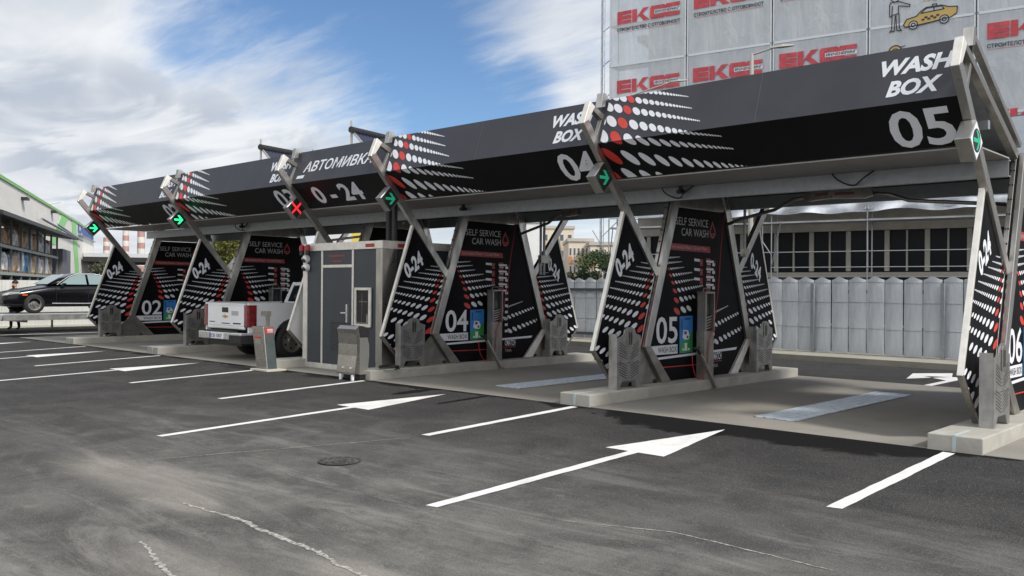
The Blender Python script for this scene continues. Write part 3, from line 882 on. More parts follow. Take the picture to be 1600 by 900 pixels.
# seams between the fascia sheets
m = MB()
def fp(x, s_):
    """point on the unrolled fascia: s_ metres below its top edge"""
    L1 = (FO-TT).length
    if s_ <= L1: p = TT+(FO-TT)*(s_/L1); return Vector((x, p.y, p.z)) - ng*.0035
    p = FO+(BO-FO)*((s_-L1)/(BO-FO).length); return Vector((x, p.y, p.z)) - nb*.0035
L1 = (FO-TT).length; L2 = (BO-FO).length
SEAM = material('sheet_joint', (0.12, 0.12, 0.13), 0.4)
for x in (17.88, 12.9, 9.1, 5.0, 0.0):
    m.face([fp(x, 0.0), fp(x, L1-.004), fp(x+.006, L1-.004), fp(x+.006, 0.0)])
m.build('sheet_joint', SEAM, up_f)
# dots on the fascia, right of dividers A, B, D and E
def fascia_dots(x0, parent_u, parent_l):
    rows = [  # red x, red s, step, slope, shrink, count, whites before the red, tilt
        (.62, -.065, .115, .275, .885, 17, 0, 40), (.522, .063, .140, .28, .885, 17, 3, 40), (.497, .224, .165, .275, .885, 17, 3, 41),
        (.464, .425, .200, .262, .888, 18, 3, 42), (.395, .646, .232, .235, .882, 17, 2, 46),
        (.212, .942, .292, .215, .882, 18, 1, 54), (.05, 1.262, .31, .18, .88, 10, 0, 54)]
    wu, ru, wl, rl = MB(), MB(), MB(), MB()
    hu = [(.13, .0), (6, .0), (6, L1), (.13, L1)]; hl = [(.10, L1+.001), (6, L1+.001), (6, L1+L2), (.10, L1+L2)]
    for (x, s_, st, sl, q, n, pre, tl) in rows:
        its = [(x-st*1.04*j, s_-st*sl*1.04*j, st*1.04**j, False) for j in range(1, pre+1)]
        a, b, k = x, s_, 1.0
        for i in range(n):
            its.append((a, b, st*k, i == 0)); a += st*k; b += st*sl*k; k *= q
        for (cx, cs, r_, red) in its:
            lower = cs > L1+.02
            e_ = ccw(ell(cx, cs, r_*(.66 if lower else .62), r_*(.25 if lower else .285), R(tl), 22))
            for hull, W_, R_ in ((hu, wu, ru), (hl, wl, rl)):
                p = clip(e_, hull)
                if len(p) >= 3: (R_ if red else W_).face([fp(x0+t[0], t[1]) for t in p])
    for mbx, mat, nm, par in ((wu, WHITEP, 'white_dot_print', parent_u), (ru, REDP, 'red_dot_print', parent_u), (wl, WHITEP, 'white_dot_print', parent_l), (rl, REDP, 'red_dot_print', parent_l)):
        if mbx.f: mbx.build(nm, mat, par, fixn=False)
for k in ('A', 'B', 'D', 'E'): fascia_dots(FR[k], up_f, lo_f)
def fascia_text(body, x0, x1, s_top, s_bot, parent, **kw):
    a = fp(x0, s_bot); b = fp(x0, s_top)
    V = (b-a); h = V.length
    text(body, a, (1, 0, 0), V.normalized(), x1-x0, h, WHITEP, parent, off=0.0, **kw)
for k, num in (('F', '05'), ('E', '04'), ('C', '03'), ('B', '02')):
    x = FR[k]
    fascia_text('WASH', x-.89, x-.10, .13, .335, up_f, bold=0.042, shear=0.22)
    fascia_text('BOX', x-.79, x-.20, .405, .605, up_f, bold=0.042, shear=0.22)
    fascia_text(num, x-.82, x-.13, L1+.10, L1+.62, lo_f, bold=0.02, shear=0.0)
fascia_text('АВТОМИВКА', 7.90, 10.12,   .245, .475, up_f, bold=0.02, shear=0.25)
fascia_text('0 - 24', 8.05, 9.60, L1+.13, L1+.56, lo_f, bold=0.03)
m = MB(); m.face([fp(7.72, .60), fp(7.97, .60), fp(8.0, .535), fp(7.75, .535)]); m.build('white_plate', WHITEP, up_f)

# things fixed under the canopy
def cable(pts, r=.011):
    m = MB(); m.tube(pts, r, 6); return m
for k, lab in (('E', 'loop of black cable hanging from the beam at panel 05'), ('B', 'loop of black cable hanging from the beam at panel 03'), ('F', 'loop of black cable hanging from the beam near panel 06')):
    x = FR[k] - (2.2 if k == 'F' else 0)
    pts = [(x+.10+.55*i/10, 2.14-.05*math.sin(i), 3.185-.17*math.sin(math.pi*i/10)) for i in range(11)]
    tag(cable(pts).build('power_cable', PLASTIC, smooth=True), lab, 'cable', 'cables under the canopy')
# hose booms that swing over the bays
def boom(p, lab):
    t = thing('hose_boom', lab, 'boom', (0, 0, 0), 0, 'hose booms under the canopy')
    m = MB(); m.tube([Vector(q) for q in p], .028, 8); m.build('boom_tube', STEEL_D, t, smooth=True)
    a, b = Vector(p[-1]), Vector(p[-2]); d = (a-b); d.z = 0; d.normalize()
    c = a+d*.30; n_ = Vector((-d.y, d.x, 0))*.05
    m = MB()
    zt, zb = a.z+.11, a.z-.06
    ring = [(a-d*.06, zb+.03), (a-d*.02, zt), (c+d*.26, zt+.01), (c+d*.20, zb), (a+d*.05, zb-.01)]
    vs = [(q-n_).to_tuple()[:2]+(z,) for q, z in ring]+[(q+n_).to_tuple()[:2]+(z,) for q, z in ring]
    m.add(vs, [(0, 1, 2, 3, 4), (9, 8, 7, 6, 5)]+[(i, i+5, (i+1) % 5+5, (i+1) % 5) for i in range(5)])
    m.build('swivel_box', STEEL_D, t, fixn=True, bevel=0.004)
    for sg in (-1, 1):
        mm = MB(); o = c-d*.10+n_*1.06*sg; o.z = a.z-.01
        e_ = c+d*.17+n_*1.06*sg; e_.z = a.z-.01
        mm.face([o, e_, e_+Vector((0, 0, .035)), o+Vector((0, 0, .035))]); mm.build('red_label', material('faded_label', (0.22, 0.07, 0.06), .6), t)
    m = MB(); m.tube([(c.x, c.y, zt-.02), (c.x, c.y, 3.2)], .03, 8); m.build('pivot', STEEL_D, t)
boom([(15.55, 3.95, 2.72), (15.75, 4.02, 2.80), (16.55, 3.70, 2.90), (16.95, 3.50, 3.02), (17.25, 3.38, 3.03)], 'thin hose boom reaching from panel 05 with a labelled swivel box')
boom([(20.1, 3.9, 2.78), (19.4, 3.72, 2.84), (18.7, 3.5, 2.90), (18.45, 3.42, 3.00), (18.2, 3.34, 3.02)], 'thin hose boom in front of panel 06 with a labelled swivel box')
boom([(10.73, 3.95, 2.72), (10.95, 4.02, 2.80), (11.75, 3.70, 2.90), (12.15, 3.50, 3.02), (12.45, 3.38, 3.03)], 'thin hose boom reaching from panel 04 with a labelled swivel box')
boom([(5.2, 2.6, 2.60), (5.7, 2.9, 2.72), (6.5, 3.2, 2.80), (6.9, 3.3, 2.95), (7.1, 3.34, 2.97)], 'thin hose boom above the white pickup')
def bullet_cam(x, y, z, lab):
    t = thing('canopy_camera', lab, 'security camera', (x, y, z), 0, 'cameras under the canopy')
    m = MB(); m.tube([(0, 0, 0), (0, 0, .06)], .035, 10); m.build('mount', PLASTIC, t)
    m = MB(); m.tube([(0, -.07, -.03), (0, .07, -.015)], .034, 10); m.build('camera_body', PLASTIC, t)
for k, lab in (('E', 'small black camera under the beam at panel 05'), ('D', 'small black camera under the beam at panel 04'), ('B', 'small black camera under the beam at panel 03')):
    bullet_cam(FR[k]+.45, 2.12, 3.13, lab)

def pipes(pts_list, r_, mat, name, label, cat, box=None):
    t = thing(name, label, cat, pts_list[0][0])
    o = Vector(pts_list[0][0])
    m = MB()
    for p in pts_list: m.tube([Vector(q)-o for q in p], r_, 8)
    m.build('pipe', mat, t)
    if box:
        m = MB(); m.box(*box); m.build('junction_box', STEEL_D, t, bevel=.004)
pipes([[(9.95, 1.15, 2.47), (9.95, 1.15, 3.195)], [(10.12, 1.15, 2.47), (10.12, 1.15, 3.195)]], .055, BLACKM, 'riser_pipe', 'pair of black riser pipes from the booth roof to the canopy', 'pipe')
pipes([[(10.62, 4.75, 1.9), (10.62, 4.75, 3.19)], [(10.62, 4.86, 1.9), (10.62, 4.86, 3.19)]], .028, ZINC, 'conduit_pipe', 'pair of thin conduit pipes behind the back post of panel 04', 'pipe', (-.05, .05, -.03, .25, .25, .42))
pipes([[(15.44, 4.75, 2.2), (15.44, 4.75, 3.19)]], .026, ZINC, 'conduit_pipe', 'single thin conduit pipe behind the back post of panel 05', 'pipe', (-.05, .05, -.06, .06, .0, .14))

# ------------------------------------------------------------------ lane signals
def signal(x, label, sign, glow):
    t = thing('lane_signal', label, 'traffic light', (x, .605, 3.205), 0, 'lane signals on the canopy arms')
    d = .225
    m = MB(); m.prism([(-d, 0), (0, d), (d, 0), (0, -d)], -.015, .14); m.build('housing', STEEL, t, bevel=0.006)
    m = MB(); m.prism([(-d*.9, 0), (0, d*.9), (d*.9, 0), (0, -d*.9)], .141, .144); m.build('front_plate', WHITEP if sign == 'sunlit' else PLASTIC, t)  # rightmost plate white, others dark: sun and shade put into the colour
    m = MB(); m.face([(.1465, p[0], p[1]) for p in ell(0, 0, .128, .128, 0, 24)]); m.build('lens', LENS, t)
    X = .149
    m = MB()
    if sign == 'cross':
        for sg in (-1, 1):
            m.face([(X+.001*sg, -.10-.02*0, -.10*sg-.025), (X+.001*sg, -.10, -.10*sg+.025), (X+.001*sg, .10, .10*sg+.025), (X+.001*sg, .10, .10*sg-.025)][::-1])
    else:
        m.face([(X, -.11, -.022), (X, .05, -.022), (X, .05, .022), (X, -.11, .022)])
        for sg in (-1, 1):
            q = [(X+.0015, .11, 0), (X+.0015, .02, .105*sg), (X+.0015, -.035, .105*sg), (X+.0015, .05, 0)]
            m.face(q if sg > 0 else q[::-1])
    m.build('lit_symbol', glow, t)
    m = MB(); m.box(.02, .09, .10, .20, -.03, .03); m.build('bracket', STEEL_D, t)
for k, lab, sg, gl in (('A', 'glowing green arrow signal, leftmost of the lane signals', 'arrow', GLOW_G), ('B', 'glowing green arrow signal, second from the left', 'arrow', GLOW_G),
                       ('C', 'red cross lane signal above the booth, the only red one', 'cross', GLOW_R), ('D', 'green arrow signal on the arm at panel 04', 'arrow', DIM_G),
                       ('E', 'green arrow signal on the arm at panel 05', 'arrow', DIM_G), ('F', 'green arrow signal on the rightmost arm, its face painted as sunlit', 'sunlit', DIM_G)):
    signal(FR[k]+.0, lab, sg, gl)

# ------------------------------------------------------------------ booth
b = thing('equipment_booth', 'dark grey and steel equipment booth with a door and a recessed payment niche', 'booth', (7.80, .69, 0))
BW, BD, BH0, BH1 = 2.54, 3.6, .10, 2.47
m = MB(); m.box(-.03, BW+.03, -.02, BD, .002, BH0); m.build('plinth', STEEL_L, b, bevel=0.005)
m = MB(); m.box(.02, BW-.02, .012, BD, BH0+.001, BH1-.15); m.build('wall', BOOTH_P, b)
m = MB(); m.box(-.01, BW+.01, -.012, BD+.01, BH1-.149, BH1); m.build('roof_band', STEEL_L, b, bevel=0.006)
m = MB(); m.box(-.005, .14, -.006, .15, BH0+.002, BH1-.151); m.build('corner_post', STEEL_L, b, bevel=0.004)
m = MB(); m.box(BW-.18, BW+.005, -.006, .34, BH0+.002, BH1-.151); m.build('corner_post', STEEL, b, bevel=0.004)
m = MB()
for x in (.62, 1.62): m.box(x, x+.055, -.004, .011, BH0+.002, BH1-.152)
m.box(.676, 1.619, -.0035, .0113, 1.985, 2.04)
m.build('door_frame', STEEL_L, b, bevel=0.003)
dr = MB().box(.680, 1.616, -.001, .0115, BH0+.01, 1.98).build('door', BOOTH_P, b)
m = MB(); m.box(1.50, 1.525, -.05, -.002, .93, 1.28); m.box(1.36, 1.524, -.075, -.051, 1.10, 1.125); m.build('door_handle', CHROME, dr, bevel=0.004)
m = MB()
for i in range(15): z = .38+i*.038; m.prism([(-.002, z), (-.010, z+.005), (-.002, z+.026)], .95, 1.56)
m.build('louvre', PLASTIC, dr)
m = MB()
for (x0_, x1_, z_) in ((.86, 1.38, 2.20), (.98, 1.28, 2.10)):
    m.box(x0_, x1_, .0085, .0113, z_, z_+.022)
m.build('red_notice', DRED, b)
ni = MB()
ni.box(1.74, 2.24, -.035, -.005, .86, .92); ni.box(1.74, 2.24, -.035, -.005, 1.55, 1.60); ni.box(1.74, 1.79, -.0345, -.005, .92, 1.55); ni.box(2.17, 2.24, -.0345, -.005, .92, 1.55)
nf = ni.build('niche_frame', STEEL_L, b, bevel=0.004)
MB().box(1.79, 2.17, -.0045, .008, .92, 1.55).build('niche_back', BLACKM, nf)
m = MB(); m.box(1.95, 1.957, -.012, -.006, .95, 1.50); m.box(2.10, 2.15, -.02, -.006, .95, 1.1); m.box(1.80, 2.16, -.03, -.006, .93, .945); m.box(1.86, 2.12, -.012, -.006, 1.33, 1.34); m.build('niche_fittings', STEEL_D, nf)
m = MB(); m.box(2.05, 2.32, -.0155, -.0125, 2.355, 2.42); m.build('red_sticker', DRED, b)
m = MB(); m.box(BW+.0105, BW+.0130, .35, .75, 2.35, 2.42); m.build('red_sticker', DRED, b)
m = MB(); m.box(BW+.0035-.02, BW+.004, .16, .24, 1.08, 1.16); m.build('side_plate', PLASTIC, b)
def beacon(x, y, lab):
    t = thing('warning_beacon', lab, 'beacon', (x, y, 0))
    m = MB(); m.tube([(0, 0, 2.24), (0, 0, 2.33)], .05, 12); m.build('base', BLACKM, t)
    m = MB(); m.tube([(0, 0, 2.331), (0, 0, 2.42), (0, 0, 2.45)], [.055, .055, .03], 12); m.build('dome', material('beacon_red', (0.30, 0.01, 0.02), 0.2), t)
beacon(7.88, .60, 'red beacon at the booth top left corner, outer one')
beacon(8.08, .60, 'red beacon beside the booth corner beacon, inner one')
def dome_cam(z, lab):
    t = thing('dome_camera', lab, 'security camera', (7.97, .63, z))
    wh = material('camera_white', (0.72, 0.72, 0.72), 0.4)
    m = MB(); m.tube([(0, .05, 0), (0, -.02, 0), (0, -.05, -.02)], [.075, .075, .06], 14); m.build('camera_body', wh, t)
    m = MB(); m.tube([(0.01, -.048, -.025), (0.01, -.08, -.04)], [.045, .03], 12); m.build('camera_lens', BLACKM, t)
dome_cam(2.16, 'upper white dome camera on the booth corner')
dome_cam(1.99, 'lower white dome camera on the booth corner')

# ------------------------------------------------------------------ vacuum / ticket units in front
t = thing('vacuum_unit', 'waist high curved stainless vacuum cabinet in front of the booth door', 'vacuum', (10.28, -.26, 0), 0)
BIN = material('warm_stainless', (0.48, 0.465, 0.43), 0.28, 0.92, 3.0, 0.06, rvar=0.1)
prof = [(0, .90), (.02, .80), (.035, .62), (.025, .40), (.01, .22), (0, .09)]
m = MB()
m.prism([(0, .13)]+[(p[0], p[1]) for p in prof[::-1]][0:0]+[(.0, .09), (.01, .22), (.03, .42), (.035, .62), (.02, .80), (0, .88), (.06, .935), (.10, .94), (.10, .09)], .0, .53)
m.build('front_shell', BIN, t, bevel=0.006)
m = MB()
lid = [(.0605, .936), (.101, .942), (.20, .925), (.29, .87), (.31, .80), (.30, .74), (.101, .74)]
m.prism(lid, .0, .535); m.build('lid', PLASTIC, t, bevel=0.01)
m = MB(); m.prism([(.101, .735), (.27, .735), (.31, .60), (.315, .42), (.29, .20), (.26, .09), (.101, .09)], .015, .52); m.build('cabinet', material('pale_stainless', (0.60, 0.59, 0.56), 0.32, 0.85), t, bevel=0.008)
m = MB(); m.box(.03, .50, .12, .27, .004, .088); m.build('base', PLASTIC, t)
m = MB()
for x in (.09, .43): m.box(x, x+.035, -.015, .03, -.008, .089)
m.build('foot', WHITEP, t)
m = MB()
for x in (.16, .38): m.tube([(x, .012, .20), (x, -.012, .20)], .022, 10)
m.build('lock_knob', CHROME, t)
m = MB()
pts = [(.60+.16*math.cos(i*.8)*(1-.02*i), .45+.20*math.sin(i*.8), .012+.004*i) for i in range(15)]
m.tube(pts, .014, 6)
tag(m.xf(Matrix.Translation((10.28, -.02, .158-.0))).build('coiled_hose', PLASTIC, smooth=True), 'dark coiled hose lying on the kerb behind the vacuum cabinet', 'hose')

t = thing('ticket_pillar', 'leaning stainless ticket pillar behind the white pickup', 'ticket pillar', (7.62, -.36, 0))
DKST = material('dark_stainless', (0.13, 0.16, 0.165), 0.42, 0.8, 5, 0.1)
m = MB()
def lean(z): return .19*(1-z/.84)**1.0
m.add([(lean(.02), 0, .02), (lean(.02)+.38, 0, .02), (lean(.02)+.38, .22, .02), (lean(.02), .22, .02), (0, 0, .83), (.42, 0, .83), (.42, .22, .83), (0, .22, .83)],
      [(0, 3, 2, 1), (4, 5, 6, 7), (0, 1, 5, 4), (2, 3, 7, 6), (3, 0, 4, 7), (1, 2, 6, 5)])
m.build('pillar_body', BIN, t, bevel=0.008)
m = MB()
x_ = lambda z: lean(z)+.38+(.04*z/.83)+.003
m.face([(x_(.03), .012, .03), (x_(.03), .21, .03), (x_(.82), .21, .82), (x_(.82), .012, .82)]); m.build('side_face', DKST, t)
m = MB(); m.face([(x_(.70)+.003, .02, .70), (x_(.70)+.003, .205, .70), (x_(.81)+.003, .205, .81), (x_(.81)+.003, .02, .81)]); m.build('red_label', DRED, t)
m = MB()
for z in (.725, .755, .775): m.face([(x_(z)+.005, .07, z), (x_(z)+.005, .19, z), (x_(z)+.005, .19, z+.010), (x_(z)+.005, .07, z+.010)])
m.build('label_lines', WHITEP, t)
m = MB()
for (z, x0_, x1_) in ((.60, .10, .32),): m.face([(x0_, -.004, z), (x1_, -.004, z), (x1_, -.004, z+.035), (x0_, -.004, z+.035)])
m.build('red_notice', REDP, t)
m = MB()
for z in (.51, .54, .57): m.face([(.13, -.004, z), (.33, -.004, z), (.33, -.004, z+.010), (.13, -.004, z+.010)])
m.build('notice_lines', GREYTXT, t)
m = MB(); m.face([(.005, -.004, .705), (.415, -.004, .705), (.415, -.004, .709), (.005, -.004, .709)]); m.build('cover_joint', PLASTIC, t)
m = MB(); m.box(.10, .70, -.09, .34, -.015, .019); m.build('foot_plate', PAVE, t, bevel=0.004)
m = MB(); m.box(.33, .39, .10, .16, .831, 1.08); m.box(.20, .40, .08, .18, 1.03, 1.13); m.tube([(.20, .13, 1.08), (.14, .13, 1.08)], .03, 10); m.build('reader_arm', STEEL_D, t, bevel=0.004)

# ------------------------------------------------------------------ white pickup
def wheel(parent, x, y, r, wd, hub=.6, rimmat=None, out=1):
    w_ = MB()
    secs = []
    for (rr, xx) in ((r*.66, -wd/2), (r*.93, -wd/2), (r, -wd*.36), (r, wd*.36), (r*.93, wd/2), (r*.66, wd/2)):
        secs.append([(x+xx, y+rr*math.cos(2*math.pi*k/28), r+rr*math.sin(2*math.pi*k/28)) for k in range(28)])
    w_.loft(secs, cap=False)
    wo = thing_part('wheel', parent)
    w_.build('tyre', RUBBER, wo, smooth=True, fixn=True)
    m = MB()
    xo = x+out*wd*.33
    n = 28
    def ring(rr, xx): return [(xx, y+rr*math.cos(2*math.pi*k/n), r+rr*math.sin(2*math.pi*k/n)) for k in range(n)]
    m.loft([ring(r*.67, x+out*wd*.47), ring(r*.60, x+out*wd*.44), ring(r*.54, xo-out*.03), ring(r*.24, xo), ring(r*.20, xo+out*.025), ring(r*.02, xo+out*.03)], cap=False)
    m.build('rim', rimmat or STEEL, wo, smooth=False, fixn=True)
    m = MB()
    for k in range(6):
        a = 2*math.pi*(k+.5)/6
        cx, cz = y+r*.40*math.cos(a), r+r*.40*math.sin(a)
        m.face([(xo+out*(-.012+.0), cx+r*.075*math.cos(t_), cz+r*.075*math.sin(t_)) for t_ in [2*math.pi*j/10 for j in range(10)]])
    m.build('rim_hole', BLACKM, wo)
    return wo
def thing_part(name, parent):
    o = bpy.data.objects.new(name, None); COL.objects.link(o); o.parent = parent; o.empty_display_size = .1
    return o
pk = thing('pickup_truck', 'white pickup truck parked in the bay left of the booth', 'pickup truck', (5.02, .52, 0))
HW = .94
RW = 1.12    # rear axle
def arch(cy, r, z0, n=12): return [(cy+r*math.cos(math.pi*k/n), z0+r*math.sin(math.pi*k/n)) for k in range(n+1)]
side = [(.03, .62), (.10, .56)]
a1 = arch(RW, .47, .42); a1 = a1[::-1]
a2 = arch(RW+3.26, .47, .42)[::-1]
low = [(.03, .60)]+[(RW-.47, .48)]+a1[0:]+[(RW+.47, .40), (RW+3.26-.47, .40)]+a2+[(5.30, .45), (5.36, .70), (5.30, .98), (4.95, 1.06), (3.95, 1.12), (2.02, 1.14), (2.0, 1.245), (.02, 1.245)]
for sx in (-1, 1):
    m = MB(); m.prism(low, sx*HW, sx*(HW-.06)); m.build('body_side', CARWHITE, pk, bevel=0.028, seg=3)
m = MB(); m.box(-HW+.0601, HW-.0601, .12, 2.0, .62, .70); m.box(-HW+.0601, HW-.0601, 1.94, 2.0, .701, 1.22); m.box(-HW+.0601, HW-.0601, 2.001, 5.0, .50, 1.02); m.build('bed_floor', PLASTIC, pk)
m = MB(); m.prism([(2.05, 1.10), (5.25, .98), (5.33, .70), (5.3, .5), (3.9, .5), (3.9, 1.12)][0:0] or [(3.85, 1.13), (4.95, 1.07), (5.30, .98), (5.34, .60), (5.0, .50), (3.85, .50)], -HW+.061, HW-.061); m.build('hood', CARWHITE, pk, bevel=0.03)
# cab
def cabsec(y, zb, zt, wb, wt): return [(-wb, y, zb), (wb, y, zb), (wt, y, zt), (-wt, y, zt)]
m = MB(); m.loft([cabsec(2.02, 1.13, 1.14, .90, .90), cabsec(2.20, 1.13, 1.72, .90, .72), cabsec(3.3, 1.13, 1.76, .90, .72), cabsec(4.05, 1.13, 1.14, .90, .88)]); cab = m.build('cab', CARWHITE, pk, bevel=0.04, fixn=True, seg=3)
m = MB(); m.face([(-.70, 2.055, 1.25), (.70, 2.055, 1.25), (.61, 2.168, 1.64), (-.61, 2.168, 1.64)]); m.xf(Matrix.Translation((0, -.012, 0))); m.build('rear_window', GLASSD, cab)
for sx in (-1, 1):
    m = MB(); q = [(sx*.895, 2.30, 1.20), (sx*.895, 3.80, 1.20), (sx*.762, 3.28, 1.66), (sx*.762, 2.32, 1.64)]; m.face(q if sx > 0 else q[::-1]); m.build('side_window', GLASSD, cab)
tg = MB().prism([(-.80, .66), (.80, .66), (.80, 1.235), (-.80, 1.235)], -.005, .055, 'y').build('tailgate', CARWHITE, pk, bevel=0.028, seg=3)
m = MB(); m.box(-.79, .79, -.012, .0, 1.205, 1.232); m.build('spoiler_lip', CARWHITE, tg, bevel=0.004)
m = MB(); m.box(-.80, .80, -.0075, -.0052, .735, .742); m.box(-.80, .80, -.0075, -.0052, 1.175, 1.180); m.build('panel_crease', GREYTXT, tg)
m = MB(); m.box(-.13, .13, -.018, -.0055, 1.03, 1.14); m.build('handle', PLASTIC, tg, bevel=0.01)
m = MB(); m.prism([(-.13, .93), (-.11, .955), (-.04, .955), (-.035, .975), (.035, .975), (.04, .955), (.13, .955), (.11, .925), (.04, .925), (.035, .905), (-.035, .905), (-.04, .925)], -.016, -.0055, 'y'); m.build('emblem', GOLD, tg)
m = MB(); m.box(.27, .56, -.008, -.0055, .965, 1.065); m.build('sticker', GREYTXT, tg)
m = MB(); m.box(-.70, -.46, -.0085, -.0055, .80, .82); m.box(-.16, .20, -.0085, -.0055, .775, .795); m.box(.34, .66, -.0085, -.0055, .775, .805); m.build('badge_strip', PLASTIC, tg)
for sx in (-1, 1):
    m = MB(); z0, z1 = .72, 1.20
    m.prism([(sx*.802, -.014), (sx*(HW+.004), -.012), (sx*(HW+.020), .03), (sx*(HW+.020), .21), (sx*.88, .21), (sx*.802, .05)], z0, z1, 'z'); m.build('tail_lamp', TAILRED, pk, bevel=0.012, fixn=True)
m = MB(); m.prism([(-HW+.02, -.16), (-.55, -.19), (.55, -.19), (HW-.02, -.16), (HW+.015, .10), (HW+.015, .30), (HW-.02, .30), (HW-.05, -.05), (-HW+.05, -.05), (-HW+.02, .30), (-HW-.015, .30), (-HW-.015, .10)], .44, .60, 'z'); bp_ = m.build('rear_bumper', CHROME, pk, bevel=0.02, fixn=True)
m = MB(); m.box(-.62, .62, -.17, -.04, .601, .63); m.build('step_pad', PLASTIC, bp_)
m = MB(); m.prism([(.50, -.20), (HW-.01, -.168), (HW+.03, .08), (HW+.03, .32), (.6, .32), (.5, -.05)], .36, .55, 'z'); m.build('bumper_corner', PLASTIC, bp_, fixn=True, bevel=0.01)
m = MB(); m.box(-.32, .24, -.205, -.192, .455, .575); pl_ = m.build('number_plate', WHITEP, bp_)
m = MB(); m.box(-.32, -.27, -.208, -.2055, .457, .573); m.build('plate_band', SIGNBLUE, pl_)
text('CB 1007', (-.25, -.2055, .48), (1, 0, 0), (0, 0, 1), .46, .075, BLACKM, pl_, off=.0015, bold=.01)
m = MB(); m.box(-.7, .7, .0, 5.0, .30, .43); m.build('chassis', PLASTIC, pk)
for sx in (-1, 1):
    for cy in (RW, RW+3.26): wheel(pk, sx*(HW-.13), cy, .385, .25, rimmat=STEEL_D, out=sx)

# ------------------------------------------------------------------ flatbed trailer with black sedan, and the person behind it
tr = thing('flatbed_trailer', 'low grey flatbed car trailer at the far left', 'trailer', (-9.9, 0, 0))
TRM = material('trailer_steel', (0.22, 0.22, 0.21), 0.55, 0.4, 4, 0.15)
m = MB(); m.box(-1.0, 1.0, .15, 7.0, .60, .64); m.build('deck', ZINC, tr, bevel=0.008)
m = MB(); m.prism([(-1.2, .62), (.35, .62), (.25, .42), (-1.2, .40)], .85, 1.02); m.prism([(-1.2, .62), (.35, .62), (.25, .42), (-1.2, .40)], -1.02, -.85); m.build('ramp_end', ZINC, tr, bevel=0.01)
for sx in (-1, 1): MB().box(sx*1.03-.03, sx*1.03+.03, .30, 7.0, .42, .598).build('side_beam', TRM, tr, bevel=0.005)
m = MB()
m.box(-.9, .9, 1.0, 1.1, .35, .42); m.box(-.9, .9, 5.0, 5.1, .35, .42); m.tube([(-.5, -1.2, .5), (0, -3.2, .48)], .04, 8); m.tube([(.5, -1.2, .5), (0, -3.2, .48)], .04, 8)
m.build('chassis', TRM, tr)
for sx in (-1, 1):
    for cy in (5.4, 6.2):
        secs = []
        for (rr, xx) in ((.2, -.10), (.28, -.10), (.30, -.07), (.30, .07), (.28, .10), (.2, .10)):
            secs.append([(sx*.92+xx, cy+rr*math.cos(2*math.pi*k/20), .30+rr*math.sin(2*math.pi*k/20)) for k in range(20)])
        MB().loft(secs).build('wheel', RUBBER, tr, fixn=True)

car = thing('sedan_car', 'black sedan standing on the flatbed trailer', 'car', (-9.9, .42, .642), 0)
# stations along the car, front at -y : y, half width, belt z, sill z
st = [(-.02, .52, .52, .34), (.06, .74, .66, .24), (.30, .84, .74, .20), (.75, .88, .82, .20), (1.20, .895, .90, .20), (1.55, .90, .955, .20), (2.3, .905, .96, .20), (3.1, .905, .97, .20), (3.7, .90, .98, .20), (4.15, .87, .97, .24), (4.45, .80, .90, .30), (4.55, .66, .80, .38)]
secs = []
for (y, hw, zt, zb) in st:
    secs.append([(-hw*.86, y, zb), (hw*.86, y, zb), (hw*.97, y, zb+.10), (hw, y, zb+(zt-zb)*.55), (hw*.975, y, zt-.06), (hw*.88, y, zt), (0, y, zt+.035), (-hw*.88, y, zt), (-hw*.975, y, zt-.06), (-hw, y, zb+(zt-zb)*.55), (-hw*.97, y, zb+.10)])
m = MB(); m.loft(secs); body = m.build('body', CARBLACK, car, smooth=True, fixn=True)
sub = body.modifiers.new('smooth', 'SUBSURF'); sub.levels = 2; sub.render_levels = 2
gs = [(1.30, .80, .90, .90), (1.95, .80, 1.28, .66), (2.35, .80, 1.39, .60), (2.9, .80, 1.405, .58), (3.4, .80, 1.34, .58), (4.05, .80, .96, .74)]
secs = [[(-wb, y, .92), (wb, y, .92), (wt, y, zt-.03 if zt > 1 else zt), (wt*.8, y, zt), (-wt*.8, y, zt), (-wt, y, zt-.03 if zt > 1 else zt)] for (y, wb, zt, wt) in gs]
m = MB(); m.loft(secs); roof = m.build('roof', CARBLACK, car, smooth=True, fixn=True)
sub = roof.modifiers.new('smooth', 'SUBSURF'); sub.levels = 2; sub.render_levels = 2
m = MB(); m.face([(-.70, 1.40, .965), (.70, 1.40, .965), (.57, 1.99, 1.30), (-.57, 1.99, 1.30)]); m.xf(Matrix.Translation((0, -.035, .03))); m.build('windscreen', GLASSL, roof)
